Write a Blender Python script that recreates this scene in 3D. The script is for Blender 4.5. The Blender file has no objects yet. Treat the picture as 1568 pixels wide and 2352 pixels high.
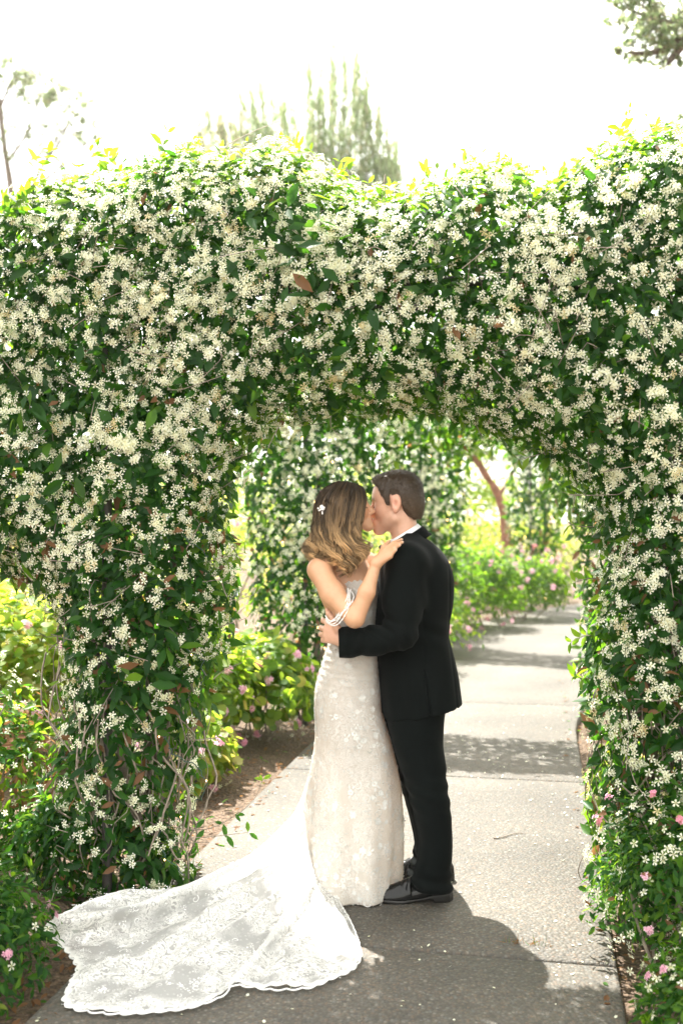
import bpy, math, random
import numpy as np
from mathutils import Vector, Matrix
R = math.radians
rng = np.random.default_rng(7)
random.seed(7)
scene = bpy.context.scene
COL = scene.collection

# ------------------------------------------------------------------ camera, world, sun, exposure
CAMH = 1.62                      # eye height of the photographer
FPX = 2352.0                     # focal length in units of a 1568 x 2352 picture
HX, HY = 784.0, 1194.0           # principal column, horizon row
cam = bpy.data.cameras.new('camera')
cam.sensor_fit = 'VERTICAL'
cam.sensor_height = 36.0
cam.lens = 36.0
cam.shift_y = 18.0 / 2352.0
cam.clip_end = 2000.0
cam.dof.use_dof = True
cam.dof.focus_distance = 4.37
cam.dof.aperture_fstop = 1.9
camo = bpy.data.objects.new('camera', cam)
camo.location = (0, 0, CAMH)
camo.rotation_euler = (R(90), 0, 0)
COL.objects.link(camo)
scene.camera = camo

SUN_EL, SUN_AZ = R(61), R(-20)   # azimuth measured from +Y, negative = to the left
sundir = Vector((math.sin(SUN_AZ) * math.cos(SUN_EL), math.cos(SUN_AZ) * math.cos(SUN_EL), math.sin(SUN_EL)))
world = bpy.data.worlds.new('World')
scene.world = world
world.use_nodes = True
wt = world.node_tree
wt.nodes.clear()
wout = wt.nodes.new('ShaderNodeOutputWorld')
wbg = wt.nodes.new('ShaderNodeBackground')
wsky = wt.nodes.new('ShaderNodeTexSky')
wsky.sky_type = 'NISHITA'
wsky.sun_disc = False
wsky.sun_elevation = SUN_EL
wsky.sun_rotation = SUN_AZ
wsky.air_density = 1.0
wsky.dust_density = 3.0
wsky.ozone_density = 1.0
wbg.inputs['Strength'].default_value = 0.125
wn = wt.nodes.new('ShaderNodeTexNoise')
wn.inputs['Scale'].default_value = 2.2
wn.inputs['Detail'].default_value = 5
wmap = wt.nodes.new('ShaderNodeMapping')
wmap.inputs['Scale'].default_value = (1, 1, 2.5)
wtc = wt.nodes.new('ShaderNodeTexCoord')
wr = wt.nodes.new('ShaderNodeValToRGB')
wr.color_ramp.elements[0].position = 0.25
wr.color_ramp.elements[0].color = (0.62, 0.62, 0.62, 1)
wr.color_ramp.elements[1].position = 0.75
wr.color_ramp.elements[1].color = (0.95, 0.95, 0.95, 1)
wmix = wt.nodes.new('ShaderNodeMix')
wmix.data_type = 'RGBA'
wmix.inputs['B'].default_value = (7.4, 7.2, 6.5, 1)
wt.links.new(wtc.outputs['Generated'], wmap.inputs['Vector'])
wt.links.new(wmap.outputs['Vector'], wn.inputs['Vector'])
wt.links.new(wn.outputs['Fac'], wr.inputs['Fac'])
wt.links.new(wr.outputs['Color'], wmix.inputs['Factor'])
wt.links.new(wsky.outputs['Color'], wmix.inputs['A'])
wt.links.new(wmix.outputs['Result'], wbg.inputs['Color'])
wt.links.new(wbg.outputs['Background'], wout.inputs['Surface'])

sun = bpy.data.lights.new('sun', 'SUN')
sun.energy = 5.0
sun.angle = R(0.55)
sun.color = (1.0, 0.96, 0.89)
suno = bpy.data.objects.new('sun', sun)
suno.rotation_euler = sundir.to_track_quat('Z', 'Y').to_euler()
suno.location = sundir * 60
COL.objects.link(suno)

vs = scene.view_settings
vs.view_transform = 'Standard'
vs.look = 'None'
vs.exposure = 2.1
vs.gamma = 1.0
vs.use_curve_mapping = False
scene.cycles.use_denoising = True
scene.cycles.max_bounces = 10
scene.cycles.diffuse_bounces = 4
scene.cycles.glossy_bounces = 3
scene.cycles.transmission_bounces = 6
scene.cycles.transparent_max_bounces = 16
scene.cycles.sample_clamp_indirect = 6.0
scene.cycles.caustics_reflective = False
scene.cycles.caustics_refractive = False

# ------------------------------------------------------------------ helpers
C0 = 4.42                        # how far the couple stands from the camera

def P(px, py, dy=0.0, base=C0):
    """point seen at picture position (px, py) at distance base + dy"""
    d = base + dy
    return np.array([(px - HX) / FPX * d, d, CAMH - (py - HY) / FPX * d])

def G(px, py, z=0.0):
    """point of the level z seen at picture position (px, py)"""
    d = (CAMH - z) * FPX / (py - HY)
    return np.array([(px - HX) / FPX * d, d, z])

def mesh_from(name, verts, faces, mats=None, smooth=True, attrs=None, fmat=None):
    """verts (n,3); faces: array (m,k), or list of such arrays"""
    me = bpy.data.meshes.new(name)
    verts = np.ascontiguousarray(verts, dtype=np.float32)
    fl = faces if isinstance(faces, list) else [faces]
    fl = [np.asarray(f, dtype=np.int32) for f in fl if len(f)]
    idx = np.concatenate([f.ravel() for f in fl])
    tot = np.concatenate([np.full(len(f), f.shape[1], dtype=np.int32) for f in fl])
    start = np.concatenate([[0], np.cumsum(tot)[:-1]]).astype(np.int32)
    me.vertices.add(len(verts))
    me.vertices.foreach_set('co', verts.ravel())
    me.loops.add(len(idx))
    me.loops.foreach_set('vertex_index', idx)
    me.polygons.add(len(tot))
    me.polygons.foreach_set('loop_start', start)
    if fmat is not None:
        me.polygons.foreach_set('material_index', np.asarray(fmat, dtype=np.int32))
    me.update(calc_edges=True)
    me.validate()
    if smooth:
        me.polygons.foreach_set('use_smooth', np.ones(len(me.polygons), dtype=bool))
    for k, v in (attrs or {}).items():
        v = np.ascontiguousarray(v, dtype=np.float32)
        if v.ndim == 1:
            a = me.attributes.new(k, 'FLOAT', 'POINT')
            a.data.foreach_set('value', v)
        else:
            a = me.attributes.new(k, 'FLOAT_COLOR', 'POINT')
            if v.shape[1] == 3:
                v = np.concatenate([v, np.ones((len(v), 1), np.float32)], 1)
            a.data.foreach_set('color', v.ravel())
    for m in (mats if isinstance(mats, (list, tuple)) else [mats] if mats else []):
        me.materials.append(m)
    return me

def link(name, data, parent=None, label=None, cat=None, group=None, kind=None, loc=None):
    o = bpy.data.objects.new(name, data)
    COL.objects.link(o)
    if loc is not None:
        o.location = loc
    if parent is not None:
        o.parent = parent
        if parent.location.length > 0:
            o.matrix_parent_inverse = Matrix.Translation(-parent.location)
    if label: o['label'] = label
    if cat: o['category'] = cat
    if group: o['group'] = group
    if kind: o['kind'] = kind
    return o

def thing(name, label, cat, loc=(0, 0, 0), group=None):
    o = link(name, None, None, label, cat, group)
    o.location = loc
    o.empty_display_size = 0.2
    return o

def norm(v):
    v = np.asarray(v, dtype=float)
    return v / np.maximum(np.linalg.norm(v, axis=-1, keepdims=True), 1e-9)

_k = np.random.default_rng(3).normal(size=(3, 7, 3))
_ph = np.random.default_rng(4).uniform(0, 6.28, (3, 7))
def wob(p, f=1.0):
    """smooth pseudo noise about -1..1 at points p (n,3)"""
    out = 0
    for o in range(3):
        q = p @ (_k[o].T * f * 2.0 ** o) + _ph[o]
        out = out + np.sin(q).sum(-1) / 7 ** 0.5 * 0.5 ** o
    return out * 0.62

def frames(n, t):
    """rotation matrices with +Z = n and +Y near t"""
    n = norm(n)
    t = t - (t * n).sum(-1, keepdims=True) * n
    t = norm(t)
    x = np.cross(t, n)
    return np.stack([x, t, n], axis=-1)

class Templ:
    def __init__(s, v, faces, tip=None):
        s.v = np.array(v, float)
        s.f = {}
        for f in faces:
            s.f.setdefault(len(f), []).append(f)
        s.tip = np.zeros(len(v)) if tip is None else np.array(tip, float)

def scatter(name, T, pos, rot, scale, var, mat, smooth=True):
    N, nv = len(pos), len(T.v)
    scale = np.asarray(scale, float)
    if scale.ndim == 1:
        scale = np.repeat(scale[:, None], 3, 1)
    v = T.v[None] * scale[:, None, :]
    v = np.einsum('nij,nvj->nvi', rot, v) + pos[:, None, :]
    fl = []
    for k, fs in T.f.items():
        fs = np.array(fs)
        fl.append((fs[None] + (np.arange(N) * nv)[:, None, None]).reshape(-1, k))
    return mesh_from(name, v.reshape(-1, 3), fl, mat, smooth,
                     {'var': np.repeat(var, nv), 'tip': np.tile(T.tip, N)})

def tubes(paths, radii, sides=5, closed_tip=True):
    """list of (n,3) paths with (n,) radii -> verts, faces"""
    V, F, base = [], [], 0
    for p, r in zip(paths, radii):
        p = np.asarray(p, float)
        n = len(p)
        r = np.broadcast_to(np.asarray(r, float), (n,))
        t = norm(np.gradient(p, axis=0))
        ref = np.array([0.31, 0.17, 0.93]) if abs(t[0, 2]) < 0.8 else np.array([0.9, 0.3, 0.1])
        a = norm(np.cross(t, ref))
        b = np.cross(t, a)
        th = np.arange(sides) * 2 * math.pi / sides
        ring = p[:, None] + r[:, None, None] * (a[:, None] * np.cos(th)[None, :, None] + b[:, None] * np.sin(th)[None, :, None])
        V.append(ring.reshape(-1, 3))
        i, j = np.meshgrid(np.arange(n - 1), np.arange(sides), indexing='ij')
        q = np.stack([i * sides + j, i * sides + (j + 1) % sides, (i + 1) * sides + (j + 1) % sides, (i + 1) * sides + j], -1).reshape(-1, 4)
        F.append(q + base)
        base += n * sides
    return np.concatenate(V), np.concatenate(F)

def spline(pts, n):
    """Catmull-Rom through pts"""
    pts = np.asarray(pts, float)
    m = len(pts)
    u = np.linspace(0, m - 1, n)
    i = np.clip(u.astype(int), 0, m - 2)
    f = (u - i)[:, None]
    g = lambda k: pts[np.clip(k, 0, m - 1)]
    p0, p1, p2, p3 = g(i - 1), g(i), g(i + 1), g(i + 2)
    return 0.5 * ((2 * p1) + (-p0 + p2) * f + (2 * p0 - 5 * p1 + 4 * p2 - p3) * f ** 2 + (-p0 + 3 * p1 - 3 * p2 + p3) * f ** 3)

def box(lo, hi):
    x0, y0, z0 = lo; x1, y1, z1 = hi
    v = [(x0, y0, z0), (x1, y0, z0), (x1, y1, z0), (x0, y1, z0), (x0, y0, z1), (x1, y0, z1), (x1, y1, z1), (x0, y1, z1)]
    return np.array(v, float), np.array([(0, 3, 2, 1), (4, 5, 6, 7), (0, 1, 5, 4), (1, 2, 6, 5), (2, 3, 7, 6), (3, 0, 4, 7)])

# ------------------------------------------------------------------ materials
def newmat(name):
    m = bpy.data.materials.new(name)
    m.use_nodes = True
    nt = m.node_tree
    return m, nt, nt.nodes['Principled BSDF'], nt.nodes['Material Output']

def nd(nt, typ, **kw):
    n = nt.nodes.new(typ)
    for k, v in kw.items():
        if k in n.inputs: n.inputs[k].default_value = v
        else: setattr(n, k, v)
    return n

def ramp(nt, fac, stops):
    r = nt.nodes.new('ShaderNodeValToRGB')
    e = r.color_ramp.elements
    while len(e) < len(stops): e.new(0.5)
    for el, (p, c) in zip(e, stops):
        el.position = p
        el.color = (*c, 1)
    nt.links.new(fac, r.inputs['Fac'])
    return r

def plain(name, col, rough=0.6, var=0.12, scale=30, bump=0.0, **kw):
    m, nt, b, out = newmat(name)
    tc = nd(nt, 'ShaderNodeTexCoord')
    n = nd(nt, 'ShaderNodeTexNoise', Scale=scale, Detail=4.0)
    nt.links.new(tc.outputs['Object'], n.inputs['Vector'])
    c = np.array(col)
    r = ramp(nt, n.outputs['Fac'], [(0.3, tuple(c * (1 - var))), (0.7, tuple(np.minimum(c * (1 + var), 1)))])
    nt.links.new(r.outputs['Color'], b.inputs['Base Color'])
    b.inputs['Roughness'].default_value = rough
    for k, v in kw.items():
        b.inputs[k].default_value = v
    if bump:
        bp = nd(nt, 'ShaderNodeBump', Strength=bump, Distance=0.004)
        nt.links.new(n.outputs['Fac'], bp.inputs['Height'])
        nt.links.new(bp.outputs['Normal'], b.inputs['Normal'])
    return m

def leafmat(name, stops, tstops, trans=0.4, rough=0.35, spec=0.5):
    """leaf: glossy upper side plus light passing through; colour from the leaf's own 'var'"""
    m, nt, b, out = newmat(name)
    at = nd(nt, 'ShaderNodeAttribute', attribute_name='var')
    r = ramp(nt, at.outputs['Fac'], stops)
    r2 = ramp(nt, at.outputs['Fac'], tstops)
    nt.links.new(r.outputs['Color'], b.inputs['Base Color'])
    b.inputs['Roughness'].default_value = rough
    b.inputs['Specular IOR Level'].default_value = spec
    tr = nd(nt, 'ShaderNodeBsdfTranslucent')
    nt.links.new(r2.outputs['Color'], tr.inputs['Color'])
    mx = nd(nt, 'ShaderNodeMixShader', Fac=trans)
    nt.links.new(b.outputs[0], mx.inputs[1])
    nt.links.new(tr.outputs[0], mx.inputs[2])
    nt.links.new(mx.outputs[0], out.inputs['Surface'])
    return m

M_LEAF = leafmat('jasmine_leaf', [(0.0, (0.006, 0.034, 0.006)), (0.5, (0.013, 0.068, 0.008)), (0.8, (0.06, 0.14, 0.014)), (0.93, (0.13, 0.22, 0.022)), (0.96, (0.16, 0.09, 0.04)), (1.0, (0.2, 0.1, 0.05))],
                 [(0.0, (0.03, 0.12, 0.01)), (0.5, (0.10, 0.28, 0.012)), (0.8, (0.30, 0.52, 0.02)), (0.93, (0.36, 0.56, 0.04)), (0.96, (0.3, 0.15, 0.05)), (1.0, (0.3, 0.15, 0.05))], 0.5, 0.40, 0.2)
M_SHRUB = leafmat('shrub_leaf', [(0.0, (0.035, 0.085, 0.018)), (0.5, (0.075, 0.15, 0.028)), (0.85, (0.14, 0.21, 0.04)), (1.0, (0.19, 0.17, 0.06))],
                  [(0.0, (0.16, 0.34, 0.02)), (0.5, (0.36, 0.56, 0.03)), (0.85, (0.66, 0.76, 0.08)), (1.0, (0.70, 0.55, 0.16))], 0.64, 0.5, 0.3)
M_TREE = leafmat('tree_leaf', [(0.0, (0.06, 0.11, 0.045)), (0.6, (0.10, 0.145, 0.065)), (1.0, (0.16, 0.145, 0.085))],
                 [(0.0, (0.22, 0.34, 0.13)), (0.6, (0.32, 0.42, 0.18)), (1.0, (0.44, 0.40, 0.24))], 0.5, 0.55, 0.3)

def petalmat(name, cols, center, trans=0.35):
    m, nt, b, out = newmat(name)
    at = nd(nt, 'ShaderNodeAttribute', attribute_name='var')
    tp = nd(nt, 'ShaderNodeAttribute', attribute_name='tip')
    r = ramp(nt, at.outputs['Fac'], [(0.0, tuple(np.array(cols[0]) * [.8, .66, .5])), (0.08, cols[0]), (1.0, cols[1])])
    mx = nd(nt, 'ShaderNodeMix', data_type='RGBA')
    mx.inputs['B'].default_value = (*center, 1)
    nt.links.new(tp.outputs['Fac'], mx.inputs['Factor'])
    nt.links.new(r.outputs['Color'], mx.inputs['A'])
    nt.links.new(mx.outputs['Result'], b.inputs['Base Color'])
    b.inputs['Roughness'].default_value = 0.6
    b.inputs['Specular IOR Level'].default_value = 0.25
    tr = nd(nt, 'ShaderNodeBsdfTranslucent')
    nt.links.new(mx.outputs['Result'], tr.inputs['Color'])
    ms = nd(nt, 'ShaderNodeMixShader', Fac=trans)
    nt.links.new(b.outputs[0], ms.inputs[1])
    nt.links.new(tr.outputs[0], ms.inputs[2])
    nt.links.new(ms.outputs[0], out.inputs['Surface'])
    return m
M_FLOWER = petalmat('jasmine_petal', ((0.80, 0.81, 0.58), (0.89, 0.90, 0.75)), (0.70, 0.64, 0.26), 0.42)
M_PINK = petalmat('geranium_petal', ((0.80, 0.40, 0.52), (0.86, 0.70, 0.76)), (0.65, 0.2, 0.35))
M_BARK = plain('bark', (0.13, 0.10, 0.075), 0.85, 0.45, 25, 0.6)
M_TWIG = plain('dry_stem', (0.22, 0.18, 0.14), 0.8, 0.4, 40, 0.3)
M_STEEL = plain('frame_steel', (0.06, 0.055, 0.05), 0.5, 0.3, 30, 0.1, Metallic=0.6)

# exposed aggregate concrete
def aggregate():
    m, nt, b, out = newmat('exposed_aggregate')
    tc = nd(nt, 'ShaderNodeTexCoord')
    vo = nd(nt, 'ShaderNodeTexVoronoi', Scale=85.0)
    vo2 = nd(nt, 'ShaderNodeTexVoronoi', Scale=170.0)
    ns = nd(nt, 'ShaderNodeTexNoise', Scale=1.3, Detail=6.0)
    nt.links.new(tc.outputs['Object'], vo.inputs['Vector'])
    nt.links.new(tc.outputs['Object'], vo2.inputs['Vector'])
    nt.links.new(tc.outputs['Object'], ns.inputs['Vector'])
    sx = nd(nt, 'ShaderNodeSeparateColor')
    nt.links.new(vo.outputs['Color'], sx.inputs['Color'])
    r = ramp(nt, sx.outputs['Red'], [(0.0, (0.11, 0.108, 0.105)), (0.25, (0.19, 0.185, 0.17)), (0.5, (0.25, 0.225, 0.19)), (0.7, (0.28, 0.205, 0.155)), (0.85, (0.21, 0.22, 0.225)), (1.0, (0.42, 0.39, 0.35))])
    # mortar between the stones
    mr = ramp(nt, vo.outputs['Distance'], [(0.35, (0, 0, 0)), (0.75, (1, 1, 1))])
    mx = nd(nt, 'ShaderNodeMix', data_type='RGBA')
    mx.inputs['B'].default_value = (0.16, 0.145, 0.125, 1)
    nt.links.new(mr.outputs['Color'], mx.inputs['Factor'])
    nt.links.new(r.outputs['Color'], mx.inputs['A'])
    st = ramp(nt, ns.outputs['Fac'], [(0.3, (0.29, 0.285, 0.265)), (0.7, (0.49, 0.475, 0.435))])
    ml = nd(nt, 'ShaderNodeMix', data_type='RGBA', blend_type='MULTIPLY')
    ml.inputs['Factor'].default_value = 1.0
    nt.links.new(mx.outputs['Result'], ml.inputs['A'])
    nt.links.new(st.outputs['Color'], ml.inputs['B'])
    nt.links.new(ml.outputs['Result'], b.inputs['Base Color'])
    b.inputs['Roughness'].default_value = 0.75
    bp = nd(nt, 'ShaderNodeBump', Strength=0.9, Distance=0.004, invert=True)
    nt.links.new(vo.outputs['Distance'], bp.inputs['Height'])
    nt.links.new(bp.outputs['Normal'], b.inputs['Normal'])
    return m
M_PATH = aggregate()

def soil():
    m, nt, b, out = newmat('mulch_soil')
    tc = nd(nt, 'ShaderNodeTexCoord')
    a = nd(nt, 'ShaderNodeTexNoise', Scale=60.0, Detail=6.0)
    c = nd(nt, 'ShaderNodeTexVoronoi', Scale=45.0)
    nt.links.new(tc.outputs['Object'], a.inputs['Vector'])
    nt.links.new(tc.outputs['Object'], c.inputs['Vector'])
    r = ramp(nt, a.outputs['Fac'], [(0.3, (0.045, 0.03, 0.02)), (0.55, (0.12, 0.08, 0.05)), (0.75, (0.22, 0.15, 0.10))])
    nt.links.new(r.outputs['Color'], b.inputs['Base Color'])
    b.inputs['Roughness'].default_value = 0.95
    bp = nd(nt, 'ShaderNodeBump', Strength=1.0, Distance=0.02)
    nt.links.new(c.outputs['Distance'], bp.inputs['Height'])
    nt.links.new(bp.outputs['Normal'], b.inputs['Normal'])
    return m
M_SOIL = soil()

# ------------------------------------------------------------------ ground and path
gs = 400.0
gx = np.concatenate([np.linspace(-gs, -12, 10), np.linspace(-10, 14, 61), np.linspace(16, gs, 10)])
gy = np.concatenate([np.linspace(-40, -3, 6), np.linspace(-2.6, 26, 72), np.linspace(28, gs, 10)])
GX, GY = np.meshgrid(gx, gy, indexing='ij')
pl = -0.487 + 0.1926 * (GY - 5.9)
pp = np.stack([GX, GY, GX * 0], -1).reshape(-1, 3)
bump = (0.03 * wob(pp, 1.1)).reshape(GX.shape)

def left_edge(d):
    return -0.487 + 0.1926 * (d - 5.9) + 0.045 * np.maximum(0, d - 11) ** 2 * np.where(d > 19, 1, 1)
PATHW = 1.87
PWG = PATHW + 0.09 * np.maximum(0, GY - 8) ** 1.5
off = np.minimum(np.abs(GX - left_edge(GY) - PWG / 2) - PWG / 2, 1.0)
GZ = np.where(off < 0.28, -0.07, -0.045 + bump + np.clip(off - 0.3, 0, 0.7) * 0.08)
i, j = np.meshgrid(np.arange(len(gx) - 1), np.arange(len(gy) - 1), indexing='ij')
n2 = len(gy)
q = np.stack([i * n2 + j, (i + 1) * n2 + j, (i + 1) * n2 + j + 1, i * n2 + j + 1], -1).reshape(-1, 4)
link('ground', mesh_from('ground', np.stack([GX, GY, GZ], -1).reshape(-1, 3), q, M_SOIL), kind='structure')

path_e = link('path', None, kind='structure')
path_e.empty_display_size = 0.3
joints = [-2.6, -1.3 + 0.0, 1.3, 3.9, 6.5, 9.1, 11.7, 14.3, 16.9, 19.3, 21.5]
def slab(d0, d1):
    """one cast slab between two joints, with bevelled top edge; joints run square to the path"""
    n = 9
    rows = []
    for k in range(n):
        t = k / (n - 1)
        d = d0 + 0.009 + (d1 - d0 - 0.018) * t
        row = []
        PW = PATHW + 0.09 * max(0.0, d - 8) ** 1.5
        for e in (0.0, 0.006, 1 - 0.006, 1.0):
            slope = 0.1926 + 0.09 * max(0, d - 11)
            dd = d - (e - 0.5) * PW * min(slope, 0.5)   # square joint
            x = left_edge(np.array(d)) + e * PW
            row.append((float(x), dd))
        rows.append(row)
    V, F = [], []
    for k, row in enumerate(rows):
        edge = k in (0, n - 1)
        for e, (x, y) in enumerate(row):
            V.append((x, y, -0.006 if (edge or e in (0, 3)) else 0.0))
        # lower edge of the two sides
    # inner rows close to the joints for the bevel
    V = np.array(V).reshape(n, 4, 3)
    y_in0 = V[0] + (V[1] - V[0]) * (0.008 / max(np.linalg.norm(V[1, 1] - V[0, 1]), 1e-6)); y_in0[1:3, 2] = 0
    y_in1 = V[-1] + (V[-2] - V[-1]) * (0.008 / max(np.linalg.norm(V[-2, 1] - V[-1, 1]), 1e-6)); y_in1[1:3, 2] = 0
    V = np.concatenate([V[:1], y_in0[None], V[1:-1], y_in1[None], V[-1:]])
    n = len(V)
    W = np.concatenate([V[:, :1] * [1, 1, 0] + [0, 0, -0.16], V, V[:, 3:] * [1, 1, 0] + [0, 0, -0.16]], 1)   # n,6,3
    for a in range(n - 1):
        for b in range(5):
            F.append((a * 6 + b, a * 6 + b + 1, (a + 1) * 6 + b + 1, (a + 1) * 6 + b))
    W2 = W.reshape(-1, 3)
    end = len(W2)
    ex = np.concatenate([W[0] * [1, 1, 0] + [0, 0, -0.16], W[-1] * [1, 1, 0] + [0, 0, -0.16]])
    for a in range(5):
        F.append((a + 1, a, end + a, end + a + 1))
        bb = (n - 1) * 6
        F.append((bb + a, bb + a + 1, end + 6 + a + 1, end + 6 + a))
    return np.concatenate([W2, ex]), np.array(F)
for a, b_ in zip(joints[:-1], joints[1:]):
    v, f = slab(a, b_)
    link('slab', mesh_from('slab', v, f, M_PATH, smooth=False), path_e)

# ------------------------------------------------------------------ plant templates
LEAF = Templ([(0, 0, 0), (0, .33, -.03), (0, .70, -.04), (0, 1, -.13),
              (-.19, .36, .035), (-.16, .70, .02), (.19, .36, .035), (.16, .70, .02)],
             [(0, 1, 4), (1, 2, 5, 4), (2, 3, 5), (0, 6, 1), (1, 6, 7, 2), (2, 7, 3)])
LEAF_LOW = Templ([(0, 0, 0), (-.21, .45, .03), (.21, .45, .03), (0, .5, -.04), (0, 1, -.1)], [(0, 3, 1), (0, 2, 3), (3, 4, 1), (3, 2, 4)])
ROUNDLEAF = Templ([(0, 0, 0), (0, .45, -.06), (-.38, .12, .03), (-.5, .5, .05), (-.3, .88, .0), (0, 1.0, -.04), (.3, .88, 0), (.5, .5, .05), (.38, .12, .03)],
                  [(0, 1, 2), (2, 1, 3), (3, 1, 4), (4, 1, 5), (5, 1, 6), (6, 1, 7), (7, 1, 8), (8, 1, 0)])
def star_flower():
    v, f, tip = [(0, 0, 0)], [], [0.75]
    for k in range(5):
        a = k * 2 * math.pi / 5
        def pt(r, da, z):
            return (r * math.cos(a + da), r * math.sin(a + da), z)
        b = len(v)
        v += [pt(.30, -.22, .05), pt(.28, .40, .02), pt(.56, .02, .0), pt(.46, .50, -.03)]
        tip += [0, 0, 0, 0]
        f += [(0, b, b + 1), (b, b + 2, b + 3, b + 1)]
    b = len(v)
    v += [(-.05, 0, -.02), (.05, 0, -.02), (0, 0, -.42)]
    tip += [.2, .2, .6]
    f += [(b, b + 1, b + 2)]
    return Templ(v, f, tip)
STAR = star_flower()
def five_petal():
    v, f, tip = [(0, 0, 0)], [], [0.9]
    for k in range(5):
        a = k * 2 * math.pi / 5
        b = len(v)
        for (r, da, z) in ((.34, -.5, .06), (.55, -.22, .02), (.55, .22, .02), (.34, .5, .06)):
            v.append((r * math.cos(a + da), r * math.sin(a + da), z)); tip.append(0.0 if r > .4 else .15)
        f += [(0, b, b + 1), (0, b + 1, b + 2), (0, b + 2, b + 3)]
    return Templ(v, f, tip)
PETAL5 = five_petal()

def templ_mesh(name, T, var, mat):
    fl = [np.array(f) for f in T.f.values()]
    return mesh_from(name, T.v, fl, mat, True, {'var': np.full(len(T.v), var), 'tip': T.tip})
LEAF_M = [templ_mesh('leaf', LEAF, x, M_LEAF) for x in (0.1, 0.3, 0.5, 0.65, 0.8, 0.88, 0.93)]
STAR_M = [templ_mesh('flower', STAR, x, M_FLOWER) for x in (0.1, 0.4, 0.7, 1.0)]
DEAD_M = templ_mesh('dead_leaf', LEAF, 1.0, M_LEAF)

def put(name, me, parent, pos, rot, scale):
    o = bpy.data.objects.new(name, me)
    m = Matrix(((rot[0, 0], rot[0, 1], rot[0, 2], pos[0]), (rot[1, 0], rot[1, 1], rot[1, 2], pos[1]), (rot[2, 0], rot[2, 1], rot[2, 2], pos[2]), (0, 0, 0, 1)))
    o.matrix_world = m @ Matrix.Diagonal((scale, scale, scale, 1))
    o.parent = parent
    if parent.location.length > 0:
        o.matrix_parent_inverse = Matrix.Translation(-parent.location)
    COL.objects.link(o)
    return o

def seg_dist(p, poly):
    """signed distance (positive inside) of points p (n,2) to a polygon, and the unit direction to the nearest edge"""
    a = poly; b = np.roll(poly, -1, 0)
    best = np.full(len(p), 1e9); vec = np.zeros_like(p); inside = np.zeros(len(p), bool)
    for (ax, ay), (bx, by) in zip(a, b):
        ex, ey = bx - ax, by - ay
        t = np.clip(((p[:, 0] - ax) * ex + (p[:, 1] - ay) * ey) / (ex * ex + ey * ey + 1e-12), 0, 1)
        qx, qy = ax + t * ex - p[:, 0], ay + t * ey - p[:, 1]
        d = np.hypot(qx, qy)
        m = d < best
        best = np.where(m, d, best)
        vec[m] = np.stack([qx, qy], -1)[m]
        c = ((ay > p[:, 1]) != (by > p[:, 1]))
        with np.errstate(divide='ignore', invalid='ignore'):
            xi = (bx - ax) * (p[:, 1] - ay) / (by - ay + 1e-12) + ax
        inside ^= c & (p[:, 0] < xi)
    return np.where(inside, best, -best), norm(vec)

def project(p):
    d = np.maximum(p[:, 1], 0.05)
    return HX + p[:, 0] / d * FPX, HY - (p[:, 2] - CAMH) / d * FPX

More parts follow.
